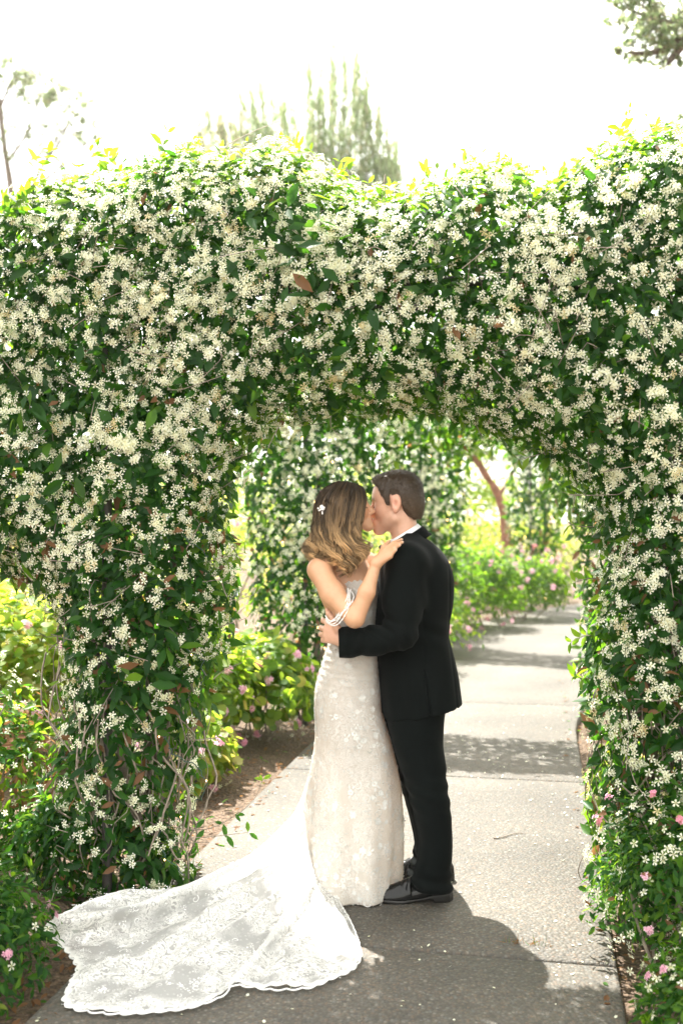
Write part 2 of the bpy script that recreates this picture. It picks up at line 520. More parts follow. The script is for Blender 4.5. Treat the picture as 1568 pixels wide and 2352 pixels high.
def jasmine_arch(label, L, Rr, poly, thick, n_leaf, n_clus, leaf_len, fl_size, singles, seed, bald=1.0, shoots=None, group=None, ztop=2.42):
    """vine grown over a steel arch: L, Rr feet of the arch line; poly in (s, z) along that line"""
    g = np.random.default_rng(seed)
    L, Rr = np.array(L, float), np.array(Rr, float)
    ax = norm(Rr - L)                      # along the arch
    nx = np.array([ax[1], -ax[0]])         # towards the camera
    if nx[1] > 0: nx = -nx
    root = thing('jasmine_arch', label, 'vine arch', (float((L[0] + Rr[0]) / 2), float((L[1] + Rr[1]) / 2), 0.0), group)
    lo, hi = poly.min(0), poly.max(0)

    def sample(n, face):
        """n points on the vine's skin; face: +1 camera side, -1 far side, 0 anywhere inside"""
        S = np.zeros((0, 2)); E = np.zeros(0); Vv = np.zeros((0, 2))
        while len(S) < n:
            s = g.uniform(lo, hi, (n * 2, 2))
            e, v = seg_dist(s, poly)
            k = e > 0
            # low on the pillars the vine is thin and shows its bare stems
            dens = np.clip((s[:, 1] - 0.05) / bald, 0.42, 1.0)
            k &= g.uniform(size=len(s)) < dens
            S = np.concatenate([S, s[k]]); E = np.concatenate([E, e[k]]); Vv = np.concatenate([Vv, v[k]])
        S, E, Vv = S[:n], E[:n], Vv[:n]
        p3 = np.stack([S[:, 0], S[:, 0] * 0 + face * 3.1, S[:, 1]], -1)
        lump = wob(p3, 2.6) * 0.075 + wob(p3, 7.0) * 0.035
        c = np.clip(E / 0.36, 0, 1)
        half = thick * np.sqrt(1 - (1 - c) ** 2) + lump * np.minimum(c * 2, 1)
        if face == 0:
            t = g.uniform(-1, 1, n) * np.maximum(half - 0.03, 0.0)
        else:
            t = face * (half - np.abs(g.normal(0, 0.06, n)))
        pos = np.concatenate([L + S[:, :1] * ax + t[:, None] * nx, S[:, 1:]], 1)
        w = (1 - c)[:, None]
        out2 = Vv[:, :1] * ax * w
        nrm = np.concatenate([out2 + (face if face else 1) * nx * (0.25 + c[:, None]), Vv[:, 1:] * w], 1)
        return pos, norm(nrm), S, E

    # leaves
    def leaves(n, face, sc=1.0):
        pos, nrm, S, E = sample(n, face)
        rn = norm(nrm * 0.9 + g.normal(0, 0.55, pos.shape) + np.array([0, 0, 0.45]))
        tip = norm(g.normal(0, 0.8, pos.shape) + nrm * 0.35 + np.array([0, 0, -0.55]))
        size = leaf_len * sc * g.uniform(0.6, 1.25, n)
        edge_top = np.clip(1 - E / 0.3, 0, 1) * (S[:, 1] > 2.3)
        var = np.clip(g.beta(1.6, 2.6, n) * 0.8 + edge_top * g.uniform(0.1, 0.75, n) + np.clip(1 - E / 0.12, 0, 1) * g.uniform(0, .5, n), 0, 0.93)  # leaves near the outline and top get brighter colour, painting in backlit glow
        dead = g.uniform(size=n) < np.where(S[:, 1] < 1.7, 0.05, 0.008)
        var = np.where(dead, 0.99, var)
        return pos, frames(rn, tip), size, var
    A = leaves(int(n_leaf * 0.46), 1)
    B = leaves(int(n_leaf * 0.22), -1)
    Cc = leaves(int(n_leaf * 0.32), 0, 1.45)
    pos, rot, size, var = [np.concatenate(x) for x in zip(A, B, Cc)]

    # shoots that stick out, leaves in pairs
    stems, srad = [], []
    sl_pos, sl_rot, sl_size, sl_var = [], [], [], []
    for (base, tipp) in (shoots or []):
        base, tipp = np.array(base), np.array(tipp)
        ln = np.linalg.norm(tipp - base)
        mid = (base + tipp) / 2 + g.normal(0, 0.12 * ln, 3)
        pth = spline([base, mid, tipp], 9)
        stems.append(pth); srad.append(np.linspace(0.0026, 0.0011, 9))
        k = max(3, int(ln / 0.033))
        for u in np.linspace(0.12, 1.0, k):
            c = pth[min(8, int(u * 8))] * 1.0
            a0 = g.uniform(0, 3.14)
            dirv = norm(pth[-1] - pth[0])
            for sgn in (0, math.pi):
                a = a0 + sgn
                side = norm(np.cross(dirv, [math.cos(a), math.sin(a), 0.2]))
                tdir = norm(side * 0.8 + dirv * g.uniform(0.3, 0.9) + g.normal(0, .12, 3))
                nn = norm(dirv - tdir * 0.4 + g.normal(0, 0.35, 3))
                sl_pos.append(c); sl_rot.append(frames(nn[None], tdir[None])[0])
                sl_size.append(leaf_len * g.uniform(0.7, 1.15) * (1.0 if u < 0.9 else 0.7)); sl_var.append(g.uniform(0.72, 0.93) if u > .3 else g.uniform(.4, .8))
    ns = len(sl_pos)
    if ns:
        pos = np.concatenate([np.array(sl_pos), pos]); rot = np.concatenate([np.array(sl_rot), rot])
        size = np.concatenate([np.array(sl_size), size]); var = np.concatenate([np.array(sl_var), var])

    # flower clusters
    cp, cn, S, E = sample(int(n_clus * 1.9), 1)
    cp2, cn2, S2, E2 = sample(int(n_clus * 0.5), -1)
    cp = np.concatenate([cp, cp2]); cn = np.concatenate([cn, cn2]); S = np.concatenate([S, S2])
    patch = 0.76 + 0.36 * wob(cp, 3.2)
    w = np.clip(0.55 + 0.55 * np.clip((S[:, 1] - 1.05) / 1.1, 0, 1), 0, 1) * np.clip(patch, 0.15, 1)
    k = g.uniform(size=len(cp)) < w
    cp, cn = cp[k], cn[k]
    fp, fn, fs, fv = [], [], [], []
    for c, n in zip(cp, cn):
        m = g.integers(3, 9)
        d = g.normal(0, 1, (m, 3)); d = norm(d) * g.uniform(0.2, 1, (m, 1)) ** 0.6 * fl_size * 1.25
        d += n * 0.035
        fp.append(c + d); fn.append(norm(n * 1.1 + d / fl_size * 0.5 + g.normal(0, 0.45, (m, 3)) + np.array([0, 0, 0.12])))
        fs.append(fl_size * g.choice([.45, 1, 1, 1, 1, 1, 1], m) * g.uniform(0.8, 1.18, m)); fv.append(np.clip(g.normal(0.55, 0.28) + g.normal(0, 0.15, m), 0, 1))
    fp, fn, fs, fv = map(np.concatenate, (fp, fn, fs, fv))
    frot = frames(fn, g.normal(0, 1, fn.shape))

    # the largest ones in view become objects of their own
    def biggest(pp, ss, fcount, first=0):
        x, y = project(pp)
        front = ((pp[:, :2] - L) @ nx) > thick * 0.3
        if first: front[:first] = True
        sc = np.where((x > 0) & (x < 1568) & (y > 0) & (y < 2352) & front, ss / pp[:, 1], 0) * g.uniform(0.8, 1.2, len(pp))
        return np.argsort(-sc)[:fcount]
    if singles:
        il = biggest(pos, size, singles, ns)
        for q_ in il:
            if var[q_] > 0.95:
                put('dead_leaf', DEAD_M, root, pos[q_], rot[q_], size[q_])
            else:
                put('leaf', LEAF_M[int(np.clip(var[q_] / 0.94 * 7, 0, 6))], root, pos[q_], rot[q_], size[q_])
        jf = biggest(fp, fs, singles)
        for q_ in jf:
            put('flower', STAR_M[int(np.clip(fv[q_] * 4, 0, 3))], root, fp[q_], frot[q_], fs[q_])
        ml = np.ones(len(pos), bool); ml[il] = False
        mf = np.ones(len(fp), bool); mf[jf] = False
    else:
        ml = np.ones(len(pos), bool); mf = np.ones(len(fp), bool)
    fine = ml & (np.arange(len(pos)) < ns + len(A[0])) if singles else np.zeros(len(pos), bool)
    for sel, tm in ((fine, LEAF), (ml & ~fine, LEAF_LOW)):      # skin of the vine, then its inside and far side
        if sel.any():
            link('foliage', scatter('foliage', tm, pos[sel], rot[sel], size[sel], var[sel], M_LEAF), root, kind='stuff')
    link('blossom', scatter('blossom', STAR, fp[mf], frot[mf], fs[mf], fv[mf], M_FLOWER), root, kind='stuff')

    # steel frame: two posts on each side, hoops across the top
    span = np.linalg.norm(Rr - L)
    def W(s, t, z):
        q = L + s * ax + t * nx
        return np.array([q[0], q[1], z])
    for t in (-0.25, 0.25):
        for s in (0.0, span):
            v, f = tubes([[W(s, t, -0.12), W(s, t, ztop * 0.5), W(s, t, ztop)]], [0.021], 8)
            link('post', mesh_from('post', v, f, M_STEEL), root)
        a = np.linspace(0, math.pi, 15)
        hoop = [W(span / 2 - math.cos(x) * span / 2, t, ztop + 0.16 * math.sin(x)) for x in a]
        v, f = tubes([hoop], [0.021], 8)
        link('hoop', mesh_from('hoop', v, f, M_STEEL), root)
    for s in (0.35, 0.5, 0.65):
        v, f = tubes([[W(span * s, -0.25, ztop + .15), W(span * s, 0, ztop + .15), W(span * s, 0.25, ztop + .15)]], [0.012], 6)
        link('cross_bar', mesh_from('cross_bar', v, f, M_STEEL), root)

    # woody stems twisting up each post
    for s0 in (0.0, span):
        for q_ in range(6 if singles else 4):
            a0, tw = g.uniform(0, 6.28), g.uniform(-2.2, 2.2)
            zz = np.linspace(-0.1, g.uniform(1.9, 2.4), 16)
            r0 = g.uniform(0.10, 0.2)
            pth = [W(s0 + math.cos(a0 + tw * z) * (r0 * (0.7 + 0.35 * z / 2)) , math.sin(a0 + tw * z) * r0, z) + g.normal(0, .012, 3) for z in zz]
            v, f = tubes([spline(pth, 40)], [np.linspace(g.uniform(0.014, 0.026), 0.007, 40)], 7)
            link('woody_stem', mesh_from('woody_stem', v, f, M_BARK), root)
        if singles:
            tp, tr = [], []
            for q_ in range(150):      # tangle of dry runners low on the pillar
                a0 = g.uniform(0, 6.28); r0 = g.uniform(0.1, 0.3)
                z0 = g.uniform(-0.05, 0.7); ln = g.uniform(0.25, 0.75)
                da = g.normal(0, 0.7)
                pth = [W(s0 + math.cos(a0 + da * u) * r0 * (1 + .25 * math.sin(3 * u)), math.sin(a0 + da * u) * r0 * (1 + .25 * math.sin(3 * u)), max(-0.04, z0 + ln * u)) + g.normal(0, .022, 3) for u in np.linspace(0, 1, 6)]
                tp.append(spline(pth, 14)); tr.append(g.uniform(0.0015, 0.0045))
            v, f = tubes(tp, tr, 4)
            link('dry_runners', mesh_from('dry_runners', v, f, M_TWIG), root, kind='stuff')
    # thin green and brown twigs inside the vine
    bp_, bn_, S, E = sample(500 if singles else 120, 1)
    tp = [spline([p - n * 0.12 + g.normal(0, .04, 3), p - n * 0.03 + g.normal(0, .07, 3), p + n * 0.02 + g.normal(0, .08, 3)], 6) for p, n in zip(bp_, bn_)]
    v, f = tubes(tp + stems, [0.0016] * len(tp) + srad, 4)
    link('twigs', mesh_from('twigs', v, f, M_TWIG), root, kind='stuff')
    return root, W, span

# ------------------------------------------------------------------ the near arch, outline in metres from its picture
L1, R1 = np.array([-0.95, 4.60]), np.array([1.36, 4.18])
def on_arch(px, py):
    """(s, z) on the near arch's middle plane"""
    ax = norm(R1 - L1)
    r = (px - HX) / FPX                       # x = r*y
    # L + s*ax : x = r*y
    s = (r * L1[1] - L1[0]) / (ax[0] - r * ax[1])
    y = L1[1] + s * ax[1]
    return s, CAMH - (py - HY) / FPX * y
outline = [(150, 2075), (110, 1960), (105, 1850), (135, 1750), (140, 1690), (178, 1600), (182, 1500), (165, 1420), (110, 1350), (10, 1305), (-140, 1250), (-170, 900), (-130, 550),
           (0, 505), (100, 438), (200, 412), (290, 435), (360, 390), (450, 355), (550, 380), (650, 345), (750, 402), (850, 462), (950, 458), (1050, 415), (1150, 395), (1250, 440), (1350, 372), (1450, 330), (1568, 305),
           (1700, 320), (1800, 470), (1830, 900), (1830, 1500), (1790, 2150), (1420, 2150), (1365, 1980), (1350, 1850), (1365, 1700), (1350, 1560), (1365, 1450), (1385, 1300), (1365, 1200), (1345, 1125),
           (1280, 1050), (1180, 1000), (1040, 945), (900, 940), (780, 955), (690, 955), (610, 980), (552, 1050), (515, 1170), (530, 1330), (530, 1420), (485, 1530), (465, 1650), (440, 1780), (430, 1880), (450, 1990), (400, 2075)]
poly1 = np.array([on_arch(*p) for p in outline])
def up_shoot(px, py0, py1, lean=0, d=4.45):
    return (P(px, py0, 0, d), P(px + lean, py1, 0, d + float(rng.uniform(-.1, .25))))
shoots1 = [up_shoot(128, 470, 345, -8), up_shoot(215, 450, 330, 0), up_shoot(275, 450, 375, 5), up_shoot(330, 440, 400, -15), up_shoot(390, 430, 305, -5), up_shoot(435, 410, 325, 10),
           up_shoot(480, 410, 350, 25), up_shoot(540, 420, 365, 20), up_shoot(600, 400, 350, 15), up_shoot(650, 400, 325, -5), up_shoot(700, 420, 355, 25), up_shoot(745, 430, 385, 20),
           up_shoot(30, 520, 480, -10), up_shoot(870, 480, 430, 10), up_shoot(985, 480, 385, -6), up_shoot(930, 480, 440, 10), up_shoot(1085, 470, 345, -15), up_shoot(1110, 460, 365, 20), up_shoot(1150, 450, 380, 5),
           up_shoot(1205, 460, 400, 10), up_shoot(1290, 450, 410, -20), up_shoot(1330, 430, 370, 20), up_shoot(1450, 400, 250, -5), up_shoot(1475, 400, 265, 15), up_shoot(1500, 390, 310, 30), up_shoot(1400, 410, 350, -25), up_shoot(1555, 370, 300, 5),
           # side shoots into the openings
           *[up_shoot(x_, y_ + 25, y_ - float(rng.uniform(15, 48)), float(rng.uniform(-25, 25)), float(rng.uniform(4.25, 4.75))) for x_, y_ in zip(np.linspace(5, 1560, 46), np.interp(np.linspace(5, 1560, 46), [q_[0] for q_ in outline[13:30]], [q_[1] for q_ in outline[13:30]]))],
           (P(510, 1340, -.15), P(585, 1365, -.2)), (P(505, 1440, -.15), P(565, 1420, -.2)), (P(480, 1290, -.1), P(560, 1270, -.2)), (P(490, 1560, -.1), P(560, 1520, -.15)),
           (P(450, 1700, -.1), P(505, 1690, -.2)), (P(160, 1430, 0), P(90, 1400, -.05)), (P(170, 1560, 0), P(105, 1590, -.05)), (P(160, 1500, 0), P(110, 1480, .05)),
           (P(1370, 1330, -.2), P(1300, 1345, -.3)), (P(1365, 1210, -.2), P(1290, 1190, -.25)), (P(1355, 1120, -.2), P(1290, 1130, -.25)), (P(1250, 1040, -.25), P(1190, 1055, -.3)), (P(1370, 1560, -.2), P(1320, 1540, -.3)), (P(1360, 1460, -.2), P(1310, 1475, -.3)),
           (P(760, 955, -.2), P(790, 1010, -.2)), (P(1090, 960, -.2), P(1110, 1010, -.25)), (P(640, 980, -.2), P(610, 1050, -.2))]
arch1, W1, span1 = jasmine_arch('nearest flowering jasmine arch spanning the path above the kissing couple', L1, R1, poly1, 0.40, 39000, 3200, 0.066, 0.0275, 300, 11, shoots=shoots1)

# the farther arches of the walk, one behind the other
def far_poly(span, z0=2.02, w=0.85, seed=0):
    g = np.random.default_rng(seed)
    z1 = z0 + .95
    pts = [(-w * .55, 0.0), (-w * .5, .8), (-w * .6, 1.5), (-w * .7, 2.3), (-w * .55, z1 - .15), (span * .25, z1 + .1), (span * .5, z1), (span * .75, z1 + .12), (span + w * .55, z1 - .1),
           (span + w * .65, 2.3), (span + w * .55, 1.4), (span + w * .5, .8), (span + w * .5, 0), (span - w * .45, 0), (span - w * .42, .9), (span - w * .5, 1.5), (span - w * .75, z0 - .15), (span * .7, z0 + .08), (span * .5, z0 + .12), (span * .3, z0 + .06), (w * .75, z0 - .15),
           (w * .5, 1.5), (w * .42, .9), (w * .45, 0)]
    return np.array(pts) + g.normal(0, .04, (len(pts), 2))
def far_arch(label, d, n_leaf, n_clus, leaf_len, seed, gap=0.25, z0=2.3):
    xl = float(left_edge(np.array(d))) - gap
    slope = 0.1926 + 0.09 * max(0, d - 11)
    u = np.array([1.0, -slope]); u /= np.linalg.norm(u)
    L = np.array([xl, d]); span = PATHW + 0.09 * max(0.0, d - 8) ** 1.5 + 2 * gap + 0.1
    return jasmine_arch(label, L, L + u * span, far_poly(span, z0, seed=seed), 0.42, n_leaf, n_clus, leaf_len, 0.04, 0, seed, ztop=z0 + .4)
far_arch('second jasmine arch, its leafy pillar rising right behind the bride', 8.6, 13000, 900, 0.085, 21, 0.28, 2.16)
far_arch('third jasmine arch of the walk, its dark pillar rising behind the groom', 13.6, 11000, 800, 0.10, 31, 0.17, 2.6)
far_arch('last jasmine arch, standing out of line where the path bends away', 18.3, 9000, 600, 0.11, 41, 0.8, 3.1)

# ------------------------------------------------------------------ shrubs
def bush(name, label, cat, center, rad, n_leaf, leaf_len, n_heads=0, seed=0, mat=None, T=ROUNDLEAF, vshift=0.0, singles=0, group=None, head_r=0.03, white=0, stems=14):
    g = np.random.default_rng(seed)
    center = np.array(center, float); rad = np.array(rad, float)
    mat = mat or M_SHRUB
    root = thing(name, label, cat, (center[0], center[1], 0.0), group)
    d = norm(g.normal(0, 1, (n_leaf, 3)))
    d[:, 2] = np.where(d[:, 2] < -0.35, -d[:, 2] * .6, d[:, 2])
    lump = 1 + 0.20 * wob(d * 2.0 + center * 3.1, 1.0) + 0.10 * wob(d * 5 + center, 1.0)
    u = g.uniform(0.35, 1, n_leaf) ** 0.45
    pos = center + d * rad * (lump * u)[:, None]
    pos[:, 2] = np.maximum(pos[:, 2], -0.01 + g.uniform(0, .03, n_leaf))
    nrm = norm(d * 0.8 + np.array([0, 0, .6]) + g.normal(0, .5, d.shape))
    rot = frames(nrm, d + g.normal(0, .7, d.shape) + np.array([0, 0, -.1]))
    size = leaf_len * g.uniform(.55, 1.2, n_leaf)
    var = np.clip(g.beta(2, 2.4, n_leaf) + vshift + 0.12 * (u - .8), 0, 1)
    keep = np.ones(n_leaf, bool)
    if singles:
        x, y = project(pos)
        toc = norm(np.array([0, 0, CAMH]) - center)
        sc = np.where((x > 0) & (x < 1568) & (y > 0) & (y < 2352) & ((d @ toc) > 0.1) & (u > .85), size / pos[:, 1], 0)
        top = np.argsort(-sc)[:singles]
        tm = {}
        for q_ in top:
            vq = round(float(var[q_]) * 5) / 5
            if vq not in tm: tm[vq] = templ_mesh('leaf', T, vq, mat)
            put('leaf', tm[vq], root, pos[q_], rot[q_], size[q_])
        keep[top] = False
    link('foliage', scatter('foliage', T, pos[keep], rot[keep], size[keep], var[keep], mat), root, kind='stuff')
    # branching stems
    tp, tr = [], []
    for _ in range(stems):
        e = norm(g.normal(0, 1, 3) + np.array([0, 0, .9])) * rad * g.uniform(.5, .95)
        b = np.array([center[0], center[1], -0.06]) + g.normal(0, 1, 3) * rad * [.15, .15, 0]
        tp.append(spline([b, (b + center + e) / 2 + g.normal(0, .1, 3) * rad, center + e], 9)); tr.append(np.linspace(.008, .003, 9) * max(1, rad[2] / .5))
    v, f = tubes(tp, tr, 5)
    link('stems', mesh_from('stems', v, f, M_TWIG), root, kind='stuff')
    # flower heads, each a part
    for k in range(n_heads):
        dd = norm(g.normal(0, 1, 3) + np.array([0, -.6, .45]))
        c = center + dd * rad * g.uniform(.92, 1.12)
        c[2] = max(c[2], .03)
        m = int(g.integers(5, 10))
        off_ = norm(g.normal(0, 1, (m, 3)) + dd) * head_r * g.uniform(.5, 1, (m, 1))
        rt = frames(norm(off_ + dd * .02), g.normal(0, 1, (m, 3)))
        o = link('flower_head', scatter('flower_head', PETAL5, c + off_, rt, np.full(m, head_r * 1.15), np.clip(g.normal(.5, .3) + g.normal(0, .1, m), 0, 1), M_PINK), root)
    if white:
        dd = norm(g.normal(0, 1, (white, 3)) + np.array([0, -.2, .4]))
        c = center + dd * rad * g.uniform(.9, 1.1, (white, 1)); c[:, 2] = np.maximum(c[:, 2], .02)
        link('blossom', scatter('blossom', STAR, c, frames(norm(dd + g.normal(0, .4, dd.shape)), g.normal(0, 1, dd.shape)), np.full(white, .030), g.uniform(0, 1, white), M_FLOWER), root, kind='stuff')
    return root

# beds right beside the path
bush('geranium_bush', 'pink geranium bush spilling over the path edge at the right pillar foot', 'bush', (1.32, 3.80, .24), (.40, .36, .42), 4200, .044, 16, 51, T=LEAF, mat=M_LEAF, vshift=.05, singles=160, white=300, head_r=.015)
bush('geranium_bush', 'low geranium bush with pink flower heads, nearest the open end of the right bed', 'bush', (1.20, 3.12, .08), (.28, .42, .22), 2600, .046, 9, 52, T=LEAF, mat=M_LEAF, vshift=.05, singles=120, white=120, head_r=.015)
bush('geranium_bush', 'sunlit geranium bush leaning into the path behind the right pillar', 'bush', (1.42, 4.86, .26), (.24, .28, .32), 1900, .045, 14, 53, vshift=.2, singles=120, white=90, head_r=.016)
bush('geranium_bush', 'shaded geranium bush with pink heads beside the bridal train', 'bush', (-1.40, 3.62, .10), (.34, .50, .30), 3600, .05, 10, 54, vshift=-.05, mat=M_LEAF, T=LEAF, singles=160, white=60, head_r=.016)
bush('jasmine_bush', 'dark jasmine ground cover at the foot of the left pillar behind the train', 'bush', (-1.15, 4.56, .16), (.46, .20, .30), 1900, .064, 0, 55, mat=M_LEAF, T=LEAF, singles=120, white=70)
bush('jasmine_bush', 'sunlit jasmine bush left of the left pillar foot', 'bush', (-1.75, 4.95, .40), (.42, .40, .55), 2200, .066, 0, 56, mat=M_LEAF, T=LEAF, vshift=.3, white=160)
# left bed between the first and second arch
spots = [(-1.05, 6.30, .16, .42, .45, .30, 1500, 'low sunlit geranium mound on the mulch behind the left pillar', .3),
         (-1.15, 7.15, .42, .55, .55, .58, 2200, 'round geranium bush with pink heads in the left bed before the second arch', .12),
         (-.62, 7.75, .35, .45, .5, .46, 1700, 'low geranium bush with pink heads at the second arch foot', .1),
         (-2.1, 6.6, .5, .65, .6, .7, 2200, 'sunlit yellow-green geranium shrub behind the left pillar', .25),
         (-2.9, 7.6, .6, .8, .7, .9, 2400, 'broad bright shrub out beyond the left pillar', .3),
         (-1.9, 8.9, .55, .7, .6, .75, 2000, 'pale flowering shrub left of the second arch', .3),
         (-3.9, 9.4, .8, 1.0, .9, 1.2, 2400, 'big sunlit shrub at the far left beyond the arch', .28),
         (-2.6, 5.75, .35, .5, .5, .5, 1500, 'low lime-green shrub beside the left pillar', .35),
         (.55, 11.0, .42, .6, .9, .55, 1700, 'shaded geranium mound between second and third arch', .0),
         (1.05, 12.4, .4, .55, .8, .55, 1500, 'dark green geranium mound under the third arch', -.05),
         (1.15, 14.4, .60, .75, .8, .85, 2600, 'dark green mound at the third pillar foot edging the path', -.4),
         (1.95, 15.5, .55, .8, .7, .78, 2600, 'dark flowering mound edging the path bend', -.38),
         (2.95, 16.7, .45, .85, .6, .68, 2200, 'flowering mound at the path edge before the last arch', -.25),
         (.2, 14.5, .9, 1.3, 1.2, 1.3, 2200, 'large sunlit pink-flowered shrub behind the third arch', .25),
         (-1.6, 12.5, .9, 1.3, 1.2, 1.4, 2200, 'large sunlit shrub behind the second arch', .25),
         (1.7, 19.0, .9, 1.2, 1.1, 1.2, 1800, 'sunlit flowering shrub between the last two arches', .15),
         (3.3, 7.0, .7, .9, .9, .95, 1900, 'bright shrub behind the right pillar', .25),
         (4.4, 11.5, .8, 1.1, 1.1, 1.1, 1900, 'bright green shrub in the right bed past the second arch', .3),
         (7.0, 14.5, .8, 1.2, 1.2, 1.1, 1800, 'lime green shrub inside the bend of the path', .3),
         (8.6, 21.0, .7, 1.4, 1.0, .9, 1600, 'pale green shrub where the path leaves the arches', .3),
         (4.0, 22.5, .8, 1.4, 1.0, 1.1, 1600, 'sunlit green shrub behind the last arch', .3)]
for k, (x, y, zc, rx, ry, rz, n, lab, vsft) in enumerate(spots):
    bush('geranium_bush', lab, 'shrub', (x, y, zc), (rx, ry, rz), int(n * 1.5), .046 + .0035 * y, int(12 + 10 * rx), 60 + k, vshift=vsft, T=ROUNDLEAF if y < 8 else LEAF_LOW, head_r=.024 + .0012 * y, white=int((260 if x < .3 and y < 13 else 130) * rx))  # extra white blossoms on the left added to brighten the background
# tall shrubs and hedge trees closing the garden
hedge = [(-14, 27, 3.2), (-10.5, 25, 2.6), (-7, 24, 2.4), (-3.5, 23.5, 2.5), (-0.2, 25, 2.6), (3.2, 27.5, 2.7), (6.8, 29, 2.8), (10.6, 28, 2.9), (14, 27, 3.0)]
hl = ['hedge tree with bright crown farthest out on the left', 'hedge tree second from the left end of the far hedge', 'hedge tree behind the left shrubs', 'hedge tree seen through the arches beside the bride', 'hedge tree behind the third arch', 'hedge tree behind the last arch pillar', 'hedge tree past the path bend', 'hedge tree right of the path bend', 'hedge tree farthest out on the right']
for k, ((x, y, h), lab) in enumerate(zip(hedge, hl)):
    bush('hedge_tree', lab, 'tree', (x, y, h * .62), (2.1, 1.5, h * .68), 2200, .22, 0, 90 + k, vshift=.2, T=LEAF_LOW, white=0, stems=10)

# ------------------------------------------------------------------ trees behind the arch
def tree(label, base, trunk_pts, limbs, blobs, n_leaf, leaf_len, seed, r0=.16, T=LEAF_LOW, vshift=0, name='tree', bark=None):
    """trunk through trunk_pts, limbs = list of point lists, blobs = (centre, radius, share)"""
    g = np.random.default_rng(seed)
    root = thing(name, label, 'tree', (base[0], base[1], 0))
    tp = spline(trunk_pts, 24)
    v, f = tubes([tp], [np.linspace(r0, r0 * .35, 24) * (1 + .08 * g.normal(size=24))], 10)
    link('trunk', mesh_from('trunk', v, f, bark or M_BARK), root)
    for l in limbs:
        v, f = tubes([spline(l, 14)], [np.linspace(r0 * .4, r0 * .07, 14)], 6)
        link('limb', mesh_from('limb', v, f, bark or M_BARK), root)
    pos, tw, twr = [], [], []
    for c, r, share in blobs:
        c = np.array(c, float); r = np.array(r, float)
        m = int(n_leaf * share)
        # sprays: leaves gathered along short twigs, leaving gaps between
        ns = max(4, m // 22)
        for _ in range(ns):
            s = c + norm(g.normal(0, 1, 3)) * r * g.uniform(.2, 1) ** .5
            e = s + (norm(s - c + 1e-6) * .6 + g.normal(0, .5, 3)) * np.mean(r) * .35
            tw.append(spline([s, (s + e) / 2 + g.normal(0, .03, 3) * np.mean(r), e], 5)); twr.append(np.linspace(.012, .004, 5))
            u = g.uniform(0, 1, (22, 1))
            pos.append(s + (e - s) * u + g.normal(0, .055, (22, 3)) * np.mean(r))
    pos = np.concatenate(pos)
    n = len(pos)
    rot = frames(norm(g.normal(0, 1, (n, 3)) + [0, 0, .5]), g.normal(0, 1, (n, 3)))
    crown = link('crown', scatter('crown', T, pos, rot, leaf_len * g.uniform(.6, 1.3, n), np.clip(g.beta(2, 2, n) + vshift, 0, 1), M_TREE), root, kind='stuff')
    v, f = tubes(tw, twr, 4)
    link('twigs', mesh_from('twigs', v, f, bark or M_BARK), root, kind='stuff')
    return root

D = 26.0
def Q(px, py, dy=0.0, d=None): return P(px, py, dy, d or D)
tree('thin sparse-leaved tree with slanting limbs above the left side of the arch', Q(10, 1264),
     [Q(10, 1270) * [1, 1, 0] + [0, 0, -.1], Q(45, 800), Q(30, 480), Q(10, 330), Q(-5, 180), Q(-10, 60)],
     [[Q(32, 500), Q(90, 400), Q(130, 320), Q(190, 250), Q(225, 215)], [Q(18, 370), Q(60, 310), Q(90, 230), Q(110, 180)], [Q(32, 500), Q(-20, 420), Q(-80, 350)], [Q(60, 440), Q(120, 400), Q(200, 330), Q(235, 300)], [Q(0, 250), Q(30, 180), Q(50, 140)], [Q(100, 380), Q(150, 300), Q(160, 220)]],
     [(Q(160, 230), (.65, .6, .35), .2), (Q(185, 300), (.5, .5, .35), .12), (Q(90, 210), (.6, .6, .45), .2), (Q(30, 170), (.5, .5, .4), .16), (Q(-20, 250), (.7, .6, .8), .1), (Q(110, 320), (.5, .5, .5), .1), (Q(150, 400), (.4, .4, .3), .05), (Q(50, 330), (.5, .5, .5), .07)],
     7000, .08, 201, .11, vshift=.1)

